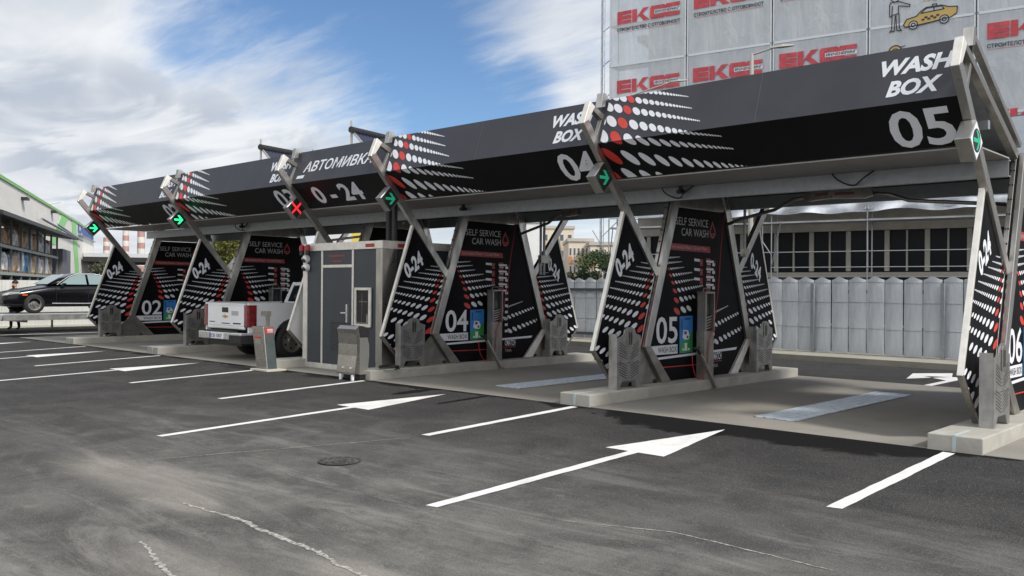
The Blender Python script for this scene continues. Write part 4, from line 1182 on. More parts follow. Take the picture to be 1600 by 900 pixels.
for sx in (-1, 1):
    for q in ([(1.72, .985), (2.62, .99), (2.62, 1.335), (2.35, 1.33), (2.08, 1.24)], [(2.70, .99), (3.60, 1.0), (3.35, 1.25), (2.98, 1.335), (2.70, 1.335)]):
        pts = [(sx*(.845-(z-.97)*.56), y, z) for y, z in q]
        m = MB(); m.face(pts if sx > 0 else pts[::-1]); m.build('side_window', GLASSL, roof)
    m = MB()
    line = [(1.62, .975), (2.02, 1.245), (2.33, 1.35), (2.95, 1.36), (3.4, 1.27), (3.75, 1.0)]
    m.tube([(sx*(.85-(z-.97)*.54), y, z) for y, z in line], .012, 6); m.build('window_trim', CHROME, roof)
    m = MB(); m.loft([[(sx*.88, 1.72, .93), (sx*1.04, 1.76, .93), (sx*1.05, 1.78, 1.04), (sx*.90, 1.76, 1.03)], [(sx*.88, 1.86, .94), (sx*1.0, 1.88, .95), (sx*1.01, 1.88, 1.02), (sx*.9, 1.88, 1.02)]]); m.build('wing_mirror', CARBLACK, car, fixn=True, bevel=.02)
    m = MB(); m.loft([[(sx*.50, .02, .60), (sx*.76, .10, .62), (sx*.80, .16, .68), (sx*.52, .04, .655)], [(sx*.62, .13, .64), (sx*.82, .42, .69), (sx*.825, .48, .73), (sx*.62, .16, .70)]]); m.build('headlight', material('lamp_glass', (0.55, 0.57, 0.58), 0.1, 0.2), car, fixn=True)
    m = MB(); m.box(sx*.872-.01, sx*.872+.012, .52, .68, .60, .65); m.build('side_marker', material('amber_lamp', (0.55, 0.10, 0.02), 0.3), car)
    for cy in (.90, 3.62): wheel(car, sx*.80, cy, .325, .20, rimmat=TRM, out=sx)
m = MB(); m.box(-.6, .6, -.005, .05, .34, .46); m.build('grille', PLASTIC, car)
m = MB(); m.tube([(.905, 1.45, .34), (.915, 2.6, .33), (.905, 3.2, .36)], .012, 6); m.build('sill_trim', CHROME, car)
m = MB(); m.box(.902, .912, 2.655, 2.662, .30, .95); m.box(.899, .909, 1.58, 1.587, .30, .93); m.build('door_gap', PLASTIC, car)

def person():
    t = thing('person', 'dark haired bearded man in dark clothes standing behind the trailer', 'person', (-11.35, 1.45, 0), R(35))
    J = {'pelvis': (0, 0, .92), 'waist': (0, 0, 1.08), 'chest': (0, 0, 1.32), 'neck': (0, .0, 1.48), 'head0': (0, -.01, 1.56), 'head1': (0, -.015, 1.70),
         'hl': (-.10, 0, .88), 'kl': (-.13, -.01, .49), 'al': (-.15, .02, .09), 'tl': (-.16, -.14, .04), 'hr': (.10, 0, .88), 'kr': (.14, -.02, .49), 'ar': (.17, .02, .09), 'tr': (.19, -.14, .04),
         'sl': (-.19, 0, 1.40), 'el': (-.27, .02, 1.13), 'wl': (-.24, -.12, .92), 'fl': (-.23, -.16, .84), 'sr': (.19, 0, 1.40), 'er': (.27, .02, 1.13), 'wr': (.24, -.12, .92), 'fr': (.23, -.16, .84)}
    rad = {'pelvis': .155, 'waist': .14, 'chest': .16, 'neck': .06, 'head0': .085, 'head1': .095, 'hl': .10, 'kl': .065, 'al': .048, 'tl': .04, 'hr': .10, 'kr': .065, 'ar': .048, 'tr': .04,
           'sl': .065, 'el': .048, 'wl': .034, 'fl': .035, 'sr': .065, 'er': .048, 'wr': .034, 'fr': .035}
    E_ = [('pelvis', 'waist'), ('waist', 'chest'), ('chest', 'neck'), ('neck', 'head0'), ('head0', 'head1'), ('pelvis', 'hl'), ('hl', 'kl'), ('kl', 'al'), ('al', 'tl'), ('pelvis', 'hr'), ('hr', 'kr'), ('kr', 'ar'), ('ar', 'tr'),
          ('chest', 'sl'), ('sl', 'el'), ('el', 'wl'), ('wl', 'fl'), ('chest', 'sr'), ('sr', 'er'), ('er', 'wr'), ('wr', 'fr')]
    ks = list(J)
    me = bpy.data.meshes.new('person_rig'); me.from_pydata([J[k] for k in ks], [(ks.index(a), ks.index(b_)) for a, b_ in E_], [])
    o = bpy.data.objects.new('person_rig', me); COL.objects.link(o)
    o.modifiers.new('skin', 'SKIN'); s2 = o.modifiers.new('sub', 'SUBSURF'); s2.levels = 2; s2.render_levels = 2
    sv = me.skin_vertices[0].data
    for i, k in enumerate(ks): sv[i].radius = (rad[k], rad[k]*(.8 if k in ('pelvis', 'waist', 'chest') else 1)); sv[i].use_root = (k == 'pelvis')
    dg = bpy.context.evaluated_depsgraph_get(); dg.update()
    nm = bpy.data.meshes.new_from_object(o.evaluated_get(dg)); bpy.data.objects.remove(o)
    SK = material('skin', (0.50, 0.27, 0.19), 0.55, 0, 20, .05); TRS = material('dark_trousers', (0.012, 0.012, 0.014), 0.8); SHT = material('dark_jacket', (0.02, 0.021, 0.024), 0.8); SHO = material('shoe', (0.01, 0.01, 0.01), 0.6)
    for mm in (SK, TRS, SHT, SHO): nm.materials.append(mm)
    for p in nm.polygons:
        c = p.center; p.use_smooth = True
        p.material_index = 0 if (c.z > 1.49 or (c.z < .92 and abs(c.x) > .2 and c.z > .7 and c.y < -.1)) else 3 if c.z < .09 else 1 if c.z < .95 and abs(c.x) < .22 else 2
    bo = bpy.data.objects.new('body', nm); COL.objects.link(bo); bo.parent = t
    HR = material('dark_hair', (0.012, 0.009, 0.007), 0.7)
    m = MB()
    for i in range(6):
        pass
    def cap(cx, cy, cz, r_, z0, z1, y0=-9, n=14, k=6):
        mm = MB(); rings = []
        for i in range(k+1):
            ph = z0+(z1-z0)*i/k
            rings.append([(cx+r_*math.cos(ph)*math.cos(2*math.pi*j/n), cy+r_*math.cos(ph)*math.sin(2*math.pi*j/n)*1.08, cz+r_*math.sin(ph)*1.05) for j in range(n)])
        mm.loft(rings, cap=True); return mm
    cap(0, .020, 1.668, .103, R(-12), R(88)).build('hair', HR, t, smooth=True)
    m = MB(); m.loft([[(-.06, -.085, 1.56), (.06, -.085, 1.56), (.05, -.105, 1.535), (-.05, -.105, 1.535)], [(-.045, -.06, 1.515), (.045, -.06, 1.515), (.03, -.085, 1.50), (-.03, -.085, 1.50)]]); m.build('beard', HR, t, fixn=True)
    m = MB(); m.loft([[(-.012, -.10, 1.655), (.012, -.10, 1.655), (0, -.105, 1.66)], [(-.018, -.10, 1.605), (.018, -.10, 1.605), (0, -.135, 1.605)]]); m.build('nose', SK, t, fixn=True)
    m = MB(); m.box(-.05, -.022, -.111, -.10, 1.648, 1.658); m.box(.022, .05, -.111, -.10, 1.648, 1.658); m.build('eyes', HR, t)
person()

# ------------------------------------------------------------------ fences
fe = thing('panel_fence', 'grey fence of tall curved panels with rounded tops behind the bays', 'fence', (0, 0, 0))
FP = .425
prot = None
POSTM = material('fence_post', (0.09, 0.10, 0.11), 0.6, 0.3)
fy = lambda x: 11.3-.02*(x-13)
i = 0
x = 2.9
while x < 23.5:
    if prot is None:
        m = MB(); n = 8; secs = []
        for (z0, z1) in ((.14, .72), (.725, 1.33), (1.335, 1.80), (1.803, 1.95)):
            cols_ = []
            for k in range(n+1):
                u = -1+2*k/n
                yy = -.050*(1-u*u)
                top = z1 if z1 < 1.9 else 1.865+.075*(.5+.5*math.cos(math.pi*u))
                ins = .012 if z1 > 1.9 else .0
                cols_.append(((u*.198, yy+ins*0, z0), (u*.198, yy+(.012 if z1 < 1.9 else 0), top)))
            for a, b_ in zip(cols_[:-1], cols_[1:]):
                m.face([a[0], b_[0], b_[1], a[1]])
            m.face([c_[1] for c_ in cols_])
        m.box(-.200, .200, .003, .012, .14, 1.85)
        prot = m.build('fence_panel', FENCEM, fe)
        o = prot
    else:
        o = prot.copy(); COL.objects.link(o); o.parent = fe
    o.location = (x, fy(x)+random.uniform(-.008, .008), random.uniform(-.012, .012)); o.rotation_euler = (0, 0, random.uniform(-.03, .03)-.02)
    i += 1; x += FP
for x in (5.0, 9.2, 13.75, 16.75, 21.0):
    MB().box(x-.04, x+.04, fy(x)-.16, fy(x)-.085, -.02, 1.78).build('fence_post', ZINC, fe)
m = MB(); m.box(2.7, 23.7, 11.32, 11.36, .25, .33); m.box(2.7, 23.7, 11.32, 11.36, 1.55, 1.63); m.build('fence_rail', POSTM, fe)
m = MB(); m.prism([(-25, 10.75), (30, 9.7), (30, 11.6), (-25, 12.6)], -.05, .12, 'z'); tag(m.build('kerb_strip', concrete('dirty_concrete', (.34, .32, .27), (.16, .15, .12), 1.5, .7)), kind='structure')

lf = thing('board_fence', 'pale cream board fence behind the trailer', 'fence', (-13.4, 0, 0))
LFM = material('cream_boards', (0.55, 0.56, 0.53), 0.6, 0.0, 2, .04)
m = MB()
y = -14.0
while y < 24:
    m.box(-.02, .02, y, y+.285, .06, 1.78); m.box(.0201, .028, y+.12, y+.165, .06, 1.78); y += .29
m.build('boards', LFM, lf)
m = MB(); m.box(-.06, -.021, -14, 24, .3, .38); m.box(-.06, -.021, -14, 24, 1.4, 1.48); m.build('rails', LFM, lf)
m = MB(); m.box(-.15, .12, -14, 24, -.02, .055); m.build('plinth', PAVE, lf)
m = MB(); m.box(.9, 1.0, -3, 12, .30, .36)
for yy in range(-3, 12, 3): m.box(.92, .98, yy, yy+.06, 0, .30)
tag(m.build('guard_rail', TRM), 'low dark guard rail seen under the trailer', 'rail').location = (-13.2, 0, 0)

# ------------------------------------------------------------------ construction site behind
ANG = .17
fd = Vector((math.cos(ANG), math.sin(ANG), 0)); fn = Vector((math.sin(ANG), -math.cos(ANG), 0))
FO_ = Vector((-3.67, 26.0, 0))
fm = Matrix.Translation(FO_) @ Matrix.Rotation(ANG, 4, 'Z')     # local x along the facade, y away from us
def at_facade(o): o.matrix_world = fm; return o
bt = thing('office_building', 'unfinished building behind scaffold with a dark ribbon of ground floor windows', 'building', (0, 0, 0)); at_facade(bt)
BEIGE = material('raw_beige_wall', (0.40, 0.37, 0.32), 0.8, 0, 1.2, .08)
DARKIN = material('dark_interior', (0.012, 0.013, 0.016), 0.5)
RAW = concrete('raw_concrete', (.36, .34, .30), (.22, .21, .19), 1.0, .5)
m = MB(); m.box(.4, 40, 2.62, 16, 2.45, 4.32); m.build('glazing', material('site_glass', (0.006, 0.007, 0.010), 0.3, spec=0.15), bt)
m = MB()
x = 1.0
k = 0
while x < 40:
    wdt = .20 if k % 2 == 0 else .07
    m.box(x-wdt/2, x+wdt/2, 2.50, 2.619, 2.5, 4.30); x += .82; k += 1
m.build('mullion', material('mullion_cream', (0.36, 0.345, 0.30), 0.6), bt)
m = MB(); m.box(.4, 40, 2.45, 16, 4.321, 5.6); m.build('wall', BEIGE, bt)
m = MB(); m.box(.4, 40, 2.40, 2.61, 2.25, 2.449); m.box(.4, 40, 3.2, 16, -.02, 2.25); m.build('base_wall', RAW, bt)
m = MB()
for x in (3, 8.9, 11.6, 14.7, 18, 22, 27): m.box(x, x+1.7, 3.17, 3.199, .1, 2.2)
m.build('opening', DARKIN, bt)
m = MB()
for lv in range(6):
    z = 5.6+lv*3.0
    m.box(.4, 40, 2.2, 16, z+2.7, z+3.0)
    for x in range(1, 40, 4): m.box(x, x+1.8, 2.3, 2.6, z, z+2.7)
m.box(.4, 40, 5, 16, 5.6, 23)
m.build('upper_storeys', RAW, bt)
sc = thing('scaffold', 'galvanised tube scaffold in front of the unfinished building', 'scaffold', (0, 0, 0)); at_facade(sc)
m = MB()
xs_ = [i*4.06 for i in range(10)]
for x in xs_:
    for y in (.02, .92): m.tube([(x, y, 0), (x, y, 22)], .03, 6)
m.build('standard', ZINC, sc)
m = MB()
for z in (2.62, 3.29, 4.58, 5.08): 
    for y in ((-.03,) if z < 4 else (-.03, .97)): m.tube([(8.1 if z < 3 else .0, y, z), (36.5, y, z)], .022, 6)
for lv in range(9):
    z = 6.6+lv*2.0
    m.tube([(0, .02, z), (36.5, .02, z)], .025, 6); m.tube([(0, .92, z), (36.5, .92, z)], .025, 6)
m.build('ledger', ZINC, sc)
m = MB()
for lv in range(9): m.box(0, 36.5, .1, .85, 4.60+lv*2.0, 4.66+lv*2.0)
m.build('deck', material('scaffold_boards', (0.42, 0.42, 0.40), 0.7), sc)
m = MB()
for x in (0.0, 8.12): m.tube([(x, 0, 2.6), (x+.7, -.9, 4.6)], .024, 6); m.tube([(x, -.02, 3.2), (x-.9, -.02, 4.55)], .024, 6); m.tube([(x-.4, 0, 2.6), (x-.4, 0, 4.5)], .024, 6)
for i in range(12): m.tube([(-.42+.02, 0, 2.5+i*1.7), (.0, .9, 3.3+i*1.7)], .02, 5); 
m.tube([(-.42, 0, 0), (-.42, 0, 22)], .03, 6)
m.build('brace', ZINC, sc)

def netting():
    m = material('printed_netting', (0.44, 0.48, 0.52), 0.75)
    g = NT(m.node_tree); b_ = g.n['Principled BSDF']
    tc = g.new('ShaderNodeTexCoord').outputs['Object']
    n1 = g.ramp(g.noise(g.scale(tc, (1.2, 1, .35)), 1.1, 5, .6, .5), .3, .7)
    n2 = g.ramp(g.noise(g.scale(tc, (4, 1, .5)), 1.6, 4, .6, .3), .35, .7)
    c = g.mix(n1, (0.50, 0.545, 0.59), (0.61, 0.645, 0.68))
    c = g.mix(g.math('MULTIPLY', n2, .4), c, (0.43, 0.475, 0.53))
    g.l.new(c, b_.inputs['Base Color'])
    tr_ = g.new('ShaderNodeBsdfTransparent')
    mx = g.new('ShaderNodeMixShader')
    mx.inputs[0].default_value = .17
    g.l.new(b_.outputs[0], mx.inputs[1]); g.l.new(tr_.outputs[0], mx.inputs[2])
    g.l.new(mx.outputs[0], g.n['Material Output'].inputs[0])
    bn = g.new('ShaderNodeBump'); bn.inputs['Strength'].default_value = .45; bn.inputs['Distance'].default_value = .10
    g.l.new(g.noise(g.scale(tc, (1, 1, .5)), 1.4, 5, .6, .8), bn.inputs['Height']); g.l.new(bn.outputs[0], b_.inputs['Normal'])
    return m
NET = netting()
HEM = material('netting_hem', (0.60, 0.64, 0.68), 0.7)
NETRED = material('faded_red_print', (0.52, 0.065, 0.085), 0.7, 0, 3, .12)
NETBLK = material('faded_black_print', (0.035, 0.035, 0.045), 0.7)
TAXIY = material('faded_yellow_print', (0.50, 0.36, 0.12), 0.7)
def block_letters():
    """heavy square letters E K O C on a 4 x 1 strip, as strips of quads"""
    q = []
    box = lambda x0, x1, z0, z1: q.append([(x0, z0), (x1, z0), (x1, z1), (x0, z1)])
    # E: solid slab with two thin slits
    box(0, .30, 0, 1); box(.30, .95, 0, .27); box(.30, .95, .33, .63); box(.30, .95, .69, 1)
    # K
    box(1.0, 1.32, 0, 1); q.append([(1.32, .36), (1.72, 1), (2.12, 1), (1.62, .48), (1.32, .30)]); q.append([(1.40, .52), (1.62, .62), (2.16, 0), (1.74, 0)])
    # O and C with a slot
    for ox in (2.18, 3.16):
        box(ox+.06, ox+.92, 0, .28); box(ox+.06, ox+.92, .72, 1); box(ox, ox+.30, .08, .92)
        if ox < 3: box(ox+.68, ox+.98, .08, .92)
    return q
def eko(parent, x, z0, z1, w, small=True, slogan=True):
    lm = MB()
    for k, poly in enumerate(block_letters()):
        lm.face([(x+w*(p[0]+.12*p[1]*0)/4.1, -.0975-.0004*k, z0+(z1-z0)*p[1]) for p in poly])
    lm.build('lettering', NETRED, parent)
    m = MB()
    m.face([(x+w*.60, -.106, z0+.36*(z1-z0)), (x+w*1.0, -.106, z0+.36*(z1-z0)), (x+w*1.0, -.106, z0+.64*(z1-z0)), (x+w*.60, -.106, z0+.64*(z1-z0))]); m.build('name_strip', HEM, parent)
    text('ИНЖЕНЕРИНГ', (x+w*.61, -.109, z0+.41*(z1-z0)), (1, 0, 0), (0, 0, 1), w*.385, .20*(z1-z0), NETBLK, parent, bold=0.03, shear=.2)
    if slogan:
        text('СТРОИТЕЛСТВО С ОТГОВОРНОСТ', (x, -.094, z0-.36), (1, 0, 0), (0, 0, 1), w, .17, NETBLK, parent, bold=0.025)
        m = MB(); m.face([(x, -.097, z0-.42), (x+w, -.097, z0-.42), (x+w, -.097, z0-.405), (x, -.097, z0-.405)]); m.build('slogan_underline', NETRED, parent)
SL_ = ['leftmost printed netting sheet on the scaffold, at the building corner', 'second printed netting sheet from the scaffold corner, behind the roof lamp',
       'third printed netting sheet from the scaffold corner', 'netting sheet printed with a man and a yellow taxi', 'printed netting sheet right of the taxi one, at the right edge']
for i in range(5):
    t = thing('scaffold_netting', SL_[i], 'netting', (0, 0, 0), 0, 'printed netting sheets on the scaffold')
    t.matrix_world = fm @ Matrix.Translation((i*4.06, 0, 0))
    m = MB(); nxx, nzz = 18, 44
    z0 = 5.05
    for jz in range(nzz+1):
        for jx in range(nxx+1):
            x = .03+4.0*jx/nxx; z = z0+17*jz/nzz
            lv = ((z-6.6) % 2.0)/2.0
            yy = -.05+.012*math.sin(jx*1.1+i)*math.sin(math.pi*lv)+.006*math.sin(jx*.6+jz*.5)+.02*math.sin(math.pi*lv)
            m.v.append((x, yy-.02, z))
    for jz in range(nzz):
        for jx in range(nxx): m.f.append((jz*(nxx+1)+jx, jz*(nxx+1)+jx+1, (jz+1)*(nxx+1)+jx+1, (jz+1)*(nxx+1)+jx))
    m.build('sheet', NET, t, smooth=True)
    m = MB()
    for z in (12.6, 8.6, 16.6): m.box(.03, 4.03, -.094, -.088, z-.05, z+.05)
    for x in (.03, 3.97): m.box(x, x+.06, -.094, -.088, z0, 22)
    m.build('hem', HEM, t)
    if i in (0, 1, 2):
        zt = [14.61, 14.72, 14.78][i]; zb = [11.21, 11.31, 11.42][i]
        eko(t, .44+[0, -.08, -.10][i], zt, zt+.62, 3.30, slogan=True); eko(t, .44+[0, -.1, -.12][i], zb, zb+.64, 3.30, slogan=True)
        eko(t, .40, 7.9, 8.5, 3.3)
    if i == 4:
        eko(t, .38, 11.52, 12.14, 3.3); eko(t, .38, 8.10, 8.72, 3.3); eko(t, .38, 15.0, 15.62, 3.3)
    if i == 3:
        ox = -12.18
        Y = -.105
        def stroke(pts, w_=.03):
            mm = []
            for a, b_ in zip(pts[:-1], pts[1:]):
                d = Vector((b_[0]-a[0], 0, b_[1]-a[1])); L_ = d.length; d.normalize(); n_ = Vector((-d.z, 0, d.x))*w_/2
                A, B_ = Vector((a[0]+ox, Y, a[1]))-d*w_*.3, Vector((b_[0]+ox, Y, b_[1]))+d*w_*.3
                mm.append([A-n_, B_-n_, B_+n_, A+n_])
            return mm
        ink = MB()
        circ = lambda cx, cz, r_, n=16: [(cx+r_*math.cos(2*math.pi*k/n), cz+r_*math.sin(2*math.pi*k/n)) for k in range(n+1)]
        man = [circ(13.23, 13.72, .16), [(13.06, 13.55), (13.02, 13.45), (13.02, 12.98), (13.10, 12.95), (13.13, 13.4)], [(13.06, 13.55), (13.36, 13.56), (13.80, 13.36), (13.78, 13.28), (13.36, 13.38), (13.36, 13.06), (13.10, 13.02)],
               [(13.12, 13.02), (13.10, 12.42), (13.03, 12.34), (13.20, 12.36), (13.24, 13.0)], [(13.26, 13.0), (13.30, 12.38), (13.48, 12.34), (13.40, 12.46), (13.38, 13.06)]]
        for s_ in man:
            for q in stroke(s_, .04): ink.face(q)
        bodyl = [(13.60, 12.46), (13.56, 12.56), (13.68, 12.76), (14.05, 12.84), (14.22, 13.02), (14.42, 13.14), (14.98, 13.14), (15.22, 13.04), (15.56, 13.0), (15.54, 12.74), (15.42, 12.66), (15.30, 12.60), (14.02, 12.46)]
        m = MB(); m.face([(p[0]+ox, Y+.006, p[1]) for p in bodyl]); tx = m.build('taxi_drawing', TAXIY, t)
        wh = MB()
        for c_ in (13.93, 15.08):
            wh.face([(p[0]+ox, Y-.004, p[1]) for p in circ(c_, 12.50+(.06 if c_ > 14.5 else 0), .165)[:-1]])
        wh.face([(p[0]+ox, Y+.002, p[1]) for p in [(14.22, 12.93), (14.42, 13.10), (14.98, 13.10), (15.08, 12.98)]])
        wh.build('wheel_drawing', NET, t)
        for s_ in [bodyl+[bodyl[0]], circ(13.93, 12.50, .165), circ(13.93, 12.50, .075), circ(15.08, 12.56, .165), circ(15.08, 12.56, .075), [(14.22, 12.93), (14.42, 13.10), (14.98, 13.10), (15.08, 12.98), (14.22, 12.93)], [(14.70, 12.95), (14.70, 13.10)], [(14.64, 13.15), (14.64, 13.22), (14.80, 13.22), (14.80, 13.15)]]:
            for q in stroke(s_, .04): ink.face([p+Vector((0, -.008, 0)) for p in q])
        for k in range(6):
            for r_ in range(2):
                if (k+r_) % 2 == 0:
                    x = 14.24+k*.11; z = 12.62+r_*.075+k*.006
                    ink.face([(x+ox, Y-.01, z), (x+.11+ox, Y-.01, z), (x+.11+ox, Y-.01, z+.075), (x+ox, Y-.01, z+.075)])
        ink.build('line_drawing', NETBLK, t)
        text('TAXI', (14.22+ox, Y+.004, 13.40), (1, 0, 0), (0, 0, 1), .90, .26, TAXIY, t, bold=.03, shear=.1)
        m = MB(); m.face([(p[0]+ox, Y, p[1]) for p in circ(13.25, 11.50, .24)[:-1]]); m.build('wheel_drawing', TAXIY, t)
        m = MB()
        for q in stroke(circ(13.25, 11.50, .25), .05)+stroke([(13.45, 11.66), (13.62, 11.70)], .04)+stroke(circ(13.25, 11.50, .12), .04): m.face([p+Vector((0, -.006, 0)) for p in q])
        m.build('line_drawing', NETBLK, t)
# loose cloth along the foot of the netting
m = MB(); nx_ = 120
for j in range(5):
    for k in range(nx_+1):
        x = 4.0+22*k/nx_
        sag = .05*math.sin(x*1.3)+.04*math.sin(x*3.1)
        m.v.append((x, -.14-.06*math.sin(x*2.2+j*.9)-.03*j*math.sin(x*4.0), 5.36-.10*j*(1+sag*2)+.02*math.sin(x*2.0)))
for j in range(4):
    for k in range(nx_): m.f.append((j*(nx_+1)+k, (j+1)*(nx_+1)+k, (j+1)*(nx_+1)+k+1, j*(nx_+1)+k+1))
o = m.build('loose_cloth', material('white_cloth', (0.66, 0.70, 0.76), 0.7, 0, 2, .1), smooth=True)
tag(o, 'white cloth bunched along the foot of the scaffold netting', 'cloth'); o.matrix_world = fm

# lattice hoist at the building's corner
t = thing('lattice_mast', 'thin steel lattice mast at the corner of the scaffolded building', 'mast', (-3.98, 25.7, 0))
m = MB()
for dx in (0, .22): m.tube([(dx, 0, 0), (dx, 0, 22)], .016, 5)
m.build('chord', ZINC, t)
m = MB()
for i in range(40):
    z = i*.54
    m.tube([(0, 0, z), (.22, 0, z+.27), (0, 0, z+.54)], .008, 4)
m.build('lacing', ZINC, t)

# ------------------------------------------------------------------ street lamps
LAMPM = material('lamp_post_zinc', (0.42, 0.41, 0.38), 0.5, 0.5)
def street_lamp(x, y, h, ang, arm, lab, z0=0.0, rise=.02):
    t = thing('street_lamp', lab, 'street lamp', (x, y, z0), ang, 'street lamps')
    m = MB(); m.tube([(0, 0, 0), (0, 0, h)], [.085, .055], 10); m.build('pole', LAMPM, t)
    m = MB(); m.tube([(0, 0, h-.03), (arm, 0, h+rise)], .03, 8); m.build('arm', LAMPM, t)
    m = MB(); m.loft([[(arm-.02, -.05, h+rise), (arm-.02, .05, h+rise), (arm-.02, .04, h+rise+.05), (arm-.02, -.04, h+rise+.05)], [(arm+.3, -.10, h+rise), (arm+.3, .10, h+rise), (arm+.3, .08, h+rise+.07), (arm+.3, -.08, h+rise+.07)], [(arm+.62, -.05, h+rise+.01), (arm+.62, .05, h+rise+.01), (arm+.62, .04, h+rise+.05), (arm+.62, -.04, h+rise+.05)]])
    m.build('lamp_head', LAMPM, t, fixn=True)
street_lamp(10.55, 14.0, 8.45, R(18), .55, 'street lamp in front of the scaffold netting, above the canopy', 0, .10)
street_lamp(2.75, 19.0, 9.2, R(20), 1.5, 'street lamp seen above the canopy beside the solar collector', 0, .35)

# ------------------------------------------------------------------ solar collectors on the canopy roof
NAVY = material('vacuum_tube', (0.012, 0.016, 0.05), 0.12, 0.0, spec=.8)
def collector(px, py, lab):
    t = thing('solar_collector', lab, 'solar collector', (px, py, 0), 0, 'solar collectors on the canopy roof')
    hd = Vector((-.22, .975, 0)); sdv = Vector((.86, .20, -.9)).normalized()
    P0 = Vector((0, 0, 5.20)); Lh = 2.0
    m = MB(); m.tube([P0-hd*.05, P0+hd*Lh], .075, 12); m.build('header', PLASTIC, t, smooth=False)
    m = MB(); q = P0+hd*(Lh*.80); m.tube([q, q+hd*.30], .078, 12); m.build('header_band', REDP, t)
    m = MB()
    for i in range(16):
        a = P0+hd*(.10+i*.118)-Vector((0, 0, .03)); m.tube([a, a+sdv*1.55], .030, 6)
    m.build('tube_bank', NAVY, t)
    m = MB()
    for a in (P0+hd*.03, P0+hd*(Lh-.05)):
        m.bar(a+Vector((0, 0, -.05)), a+sdv*1.6, .04); m.tube([(a.x-.06, a.y, 3.37), (a.x-.06, a.y, 5.42)], .03, 6)
    m.build('support', LAMPM, t)
collector(2.75, 2.75, 'left solar tube collector on the canopy roof')
collector(6.62, 2.75, 'right solar tube collector on the canopy roof')

# ------------------------------------------------------------------ store at the left
ST = thing('store_building', 'long cream retail store with green roof edge, green stripes and blue sign', 'store', (0, 0, 0))
dS = Vector((-.894, .448, 0)).normalized(); nS = Vector((.448, .894, 0)).normalized()
PS = Vector((-52.6, 13.6, 0))
# local x runs back along the wall towards us (-dS), local y points out of the wall towards the car park
SM = Matrix(((dS.x, nS.x, 0, PS.x), (dS.y, nS.y, 0, PS.y), (0, 0, 1, 0), (0, 0, 0, 1)))
def S3(s_, off, z): return SM @ Vector((s_, off, z))
def sbox(m, s0, s1, o0, o1, z0, z1):
    k = MB().box(s0, s1, o0, o1, z0, z1); m.add([SM @ Vector(p) for p in k.v], [f[::-1] for f in k.f]); return m
sbox(MB(), -60, 77, -40, 0, -.05, 9.75).build('wall', CREAM, ST, fixn=True)
sbox(MB(), -60.1, 77.1, -40.1, .12, 9.751, 10.02).build('roof_edge', DGREEN, ST, fixn=True)
def spoly(pts, off, mat, name):
    m = MB(); m.face([S3(s_, off, z) for s_, z in pts]); m2 = MB()
    n_ = len(pts); m2.add([S3(s_, .001, z) for s_, z in pts]+[S3(s_, off, z) for s_, z in pts], [tuple(range(n_)), tuple(range(n_, 2*n_))[::-1]]+[(i, (i+1) % n_, n_+(i+1) % n_, n_+i) for i in range(n_)])
    return m2.build(name, mat, ST, fixn=True)
spoly([(37.0, 9.73), (43.2, 9.73), (31.5, 6.0), (27.0, 6.0)], .05, LGREEN, 'green_stripe')
spoly([(46.5, 9.73), (51.4, 9.73), (57.5, .05), (53.4, .05)], .05, LGREEN, 'green_stripe')
sg = MB()
sbox(sg, 53.6, 75.8, .06, .35, 8.30, 8.42)
sg.build('sign_rail', ZINC, ST, fixn=True)
text('Deltum', S3(53.8, .30, 8.55), dS, Vector((0, 0, 1)), 21.8, 1.55, SIGNBLUE, ST, name='sign_letters', off=-.25, bold=.07)
m = MB()
for s_, z in ((9.2, 9.1), (27.8, 9.4)): sbox(m, s_, s_+1.3, .01, .5, z-.1, z+.12)
m.build('wall_lamp', PLASTIC, ST, fixn=True)
m = MB(); m.tube([S3(18.3, .4, 8.0), S3(56, .4, 7.6)], .12, 6); m.tube([S3(30, .4, 8.2), S3(50, .4, 7.75)], .10, 6); m.build('wall_pipe', ZINC, ST)
m = MB()
sbox(m, 60, 77, .1, 14, 5.55, 6.15); m.build('entrance_canopy', material('canopy_edge', (0.50, 0.52, 0.54), 0.5), ST, fixn=True)
m = MB(); sbox(m, 58, 77, .2, 15, 4.9, 5.549); m.build('canopy_underside', PLASTIC, ST, fixn=True)
# open racks along the store
rk = thing('storage_rack', 'long outdoor pallet rack with two loaded shelves along the store', 'rack', (0, 0, 0))
m = MB()
for s_ in [-27+i*3.3 for i in range(9)]:
    for o_ in (2.6, 4.0): sbox(m, s_-.08, s_+.08, o_-.06, o_+.06, 0, 5.3)
m.build('upright', material('rack_steel', (0.16, 0.17, 0.18), 0.6, .3), rk, fixn=True)
m = MB()
for z in (2.30, 3.80): sbox(m, -27, -.6, 3.98, 4.08, z-.16, z); sbox(m, -27, -.6, 2.5, 2.6, z-.16, z); sbox(m, -27, -.6, 2.61, 3.97, z-.06, z-.01)
m.build('shelf_beam', material('rack_beam', (0.34, 0.38, 0.36), 0.6), rk, fixn=True)
m = MB()
vs = [S3(-30, 1.0, 6.1), S3(6.5, .2, 6.1), S3(6.5, .2, 6.0), S3(-30, 1.0, 6.0), S3(-30, 5.2, 5.15), S3(2.5, 5.2, 5.45), S3(2.5, 5.2, 5.25), S3(-30, 5.2, 4.95)]
m.add(vs, [(0, 1, 5, 4), (3, 7, 6, 2), (4, 5, 6, 7), (1, 2, 6, 5), (0, 4, 7, 3), (0, 3, 2, 1)]); m.build('rack_roof', PLASTIC, rk, fixn=True)
m = MB(); sbox(m, -28, 1, 2.1, 2.3, 0, 4.6); m.build('back_panel', material('rack_back', (0.07, 0.075, 0.08), .7), rk, fixn=True)
m = MB(); sbox(m, 1.2, 6.5, .5, 4.2, 0, 4.5); m.build('end_wall', material('dark_grey_cladding', (0.13, 0.13, 0.14), .6), rk, fixn=True)
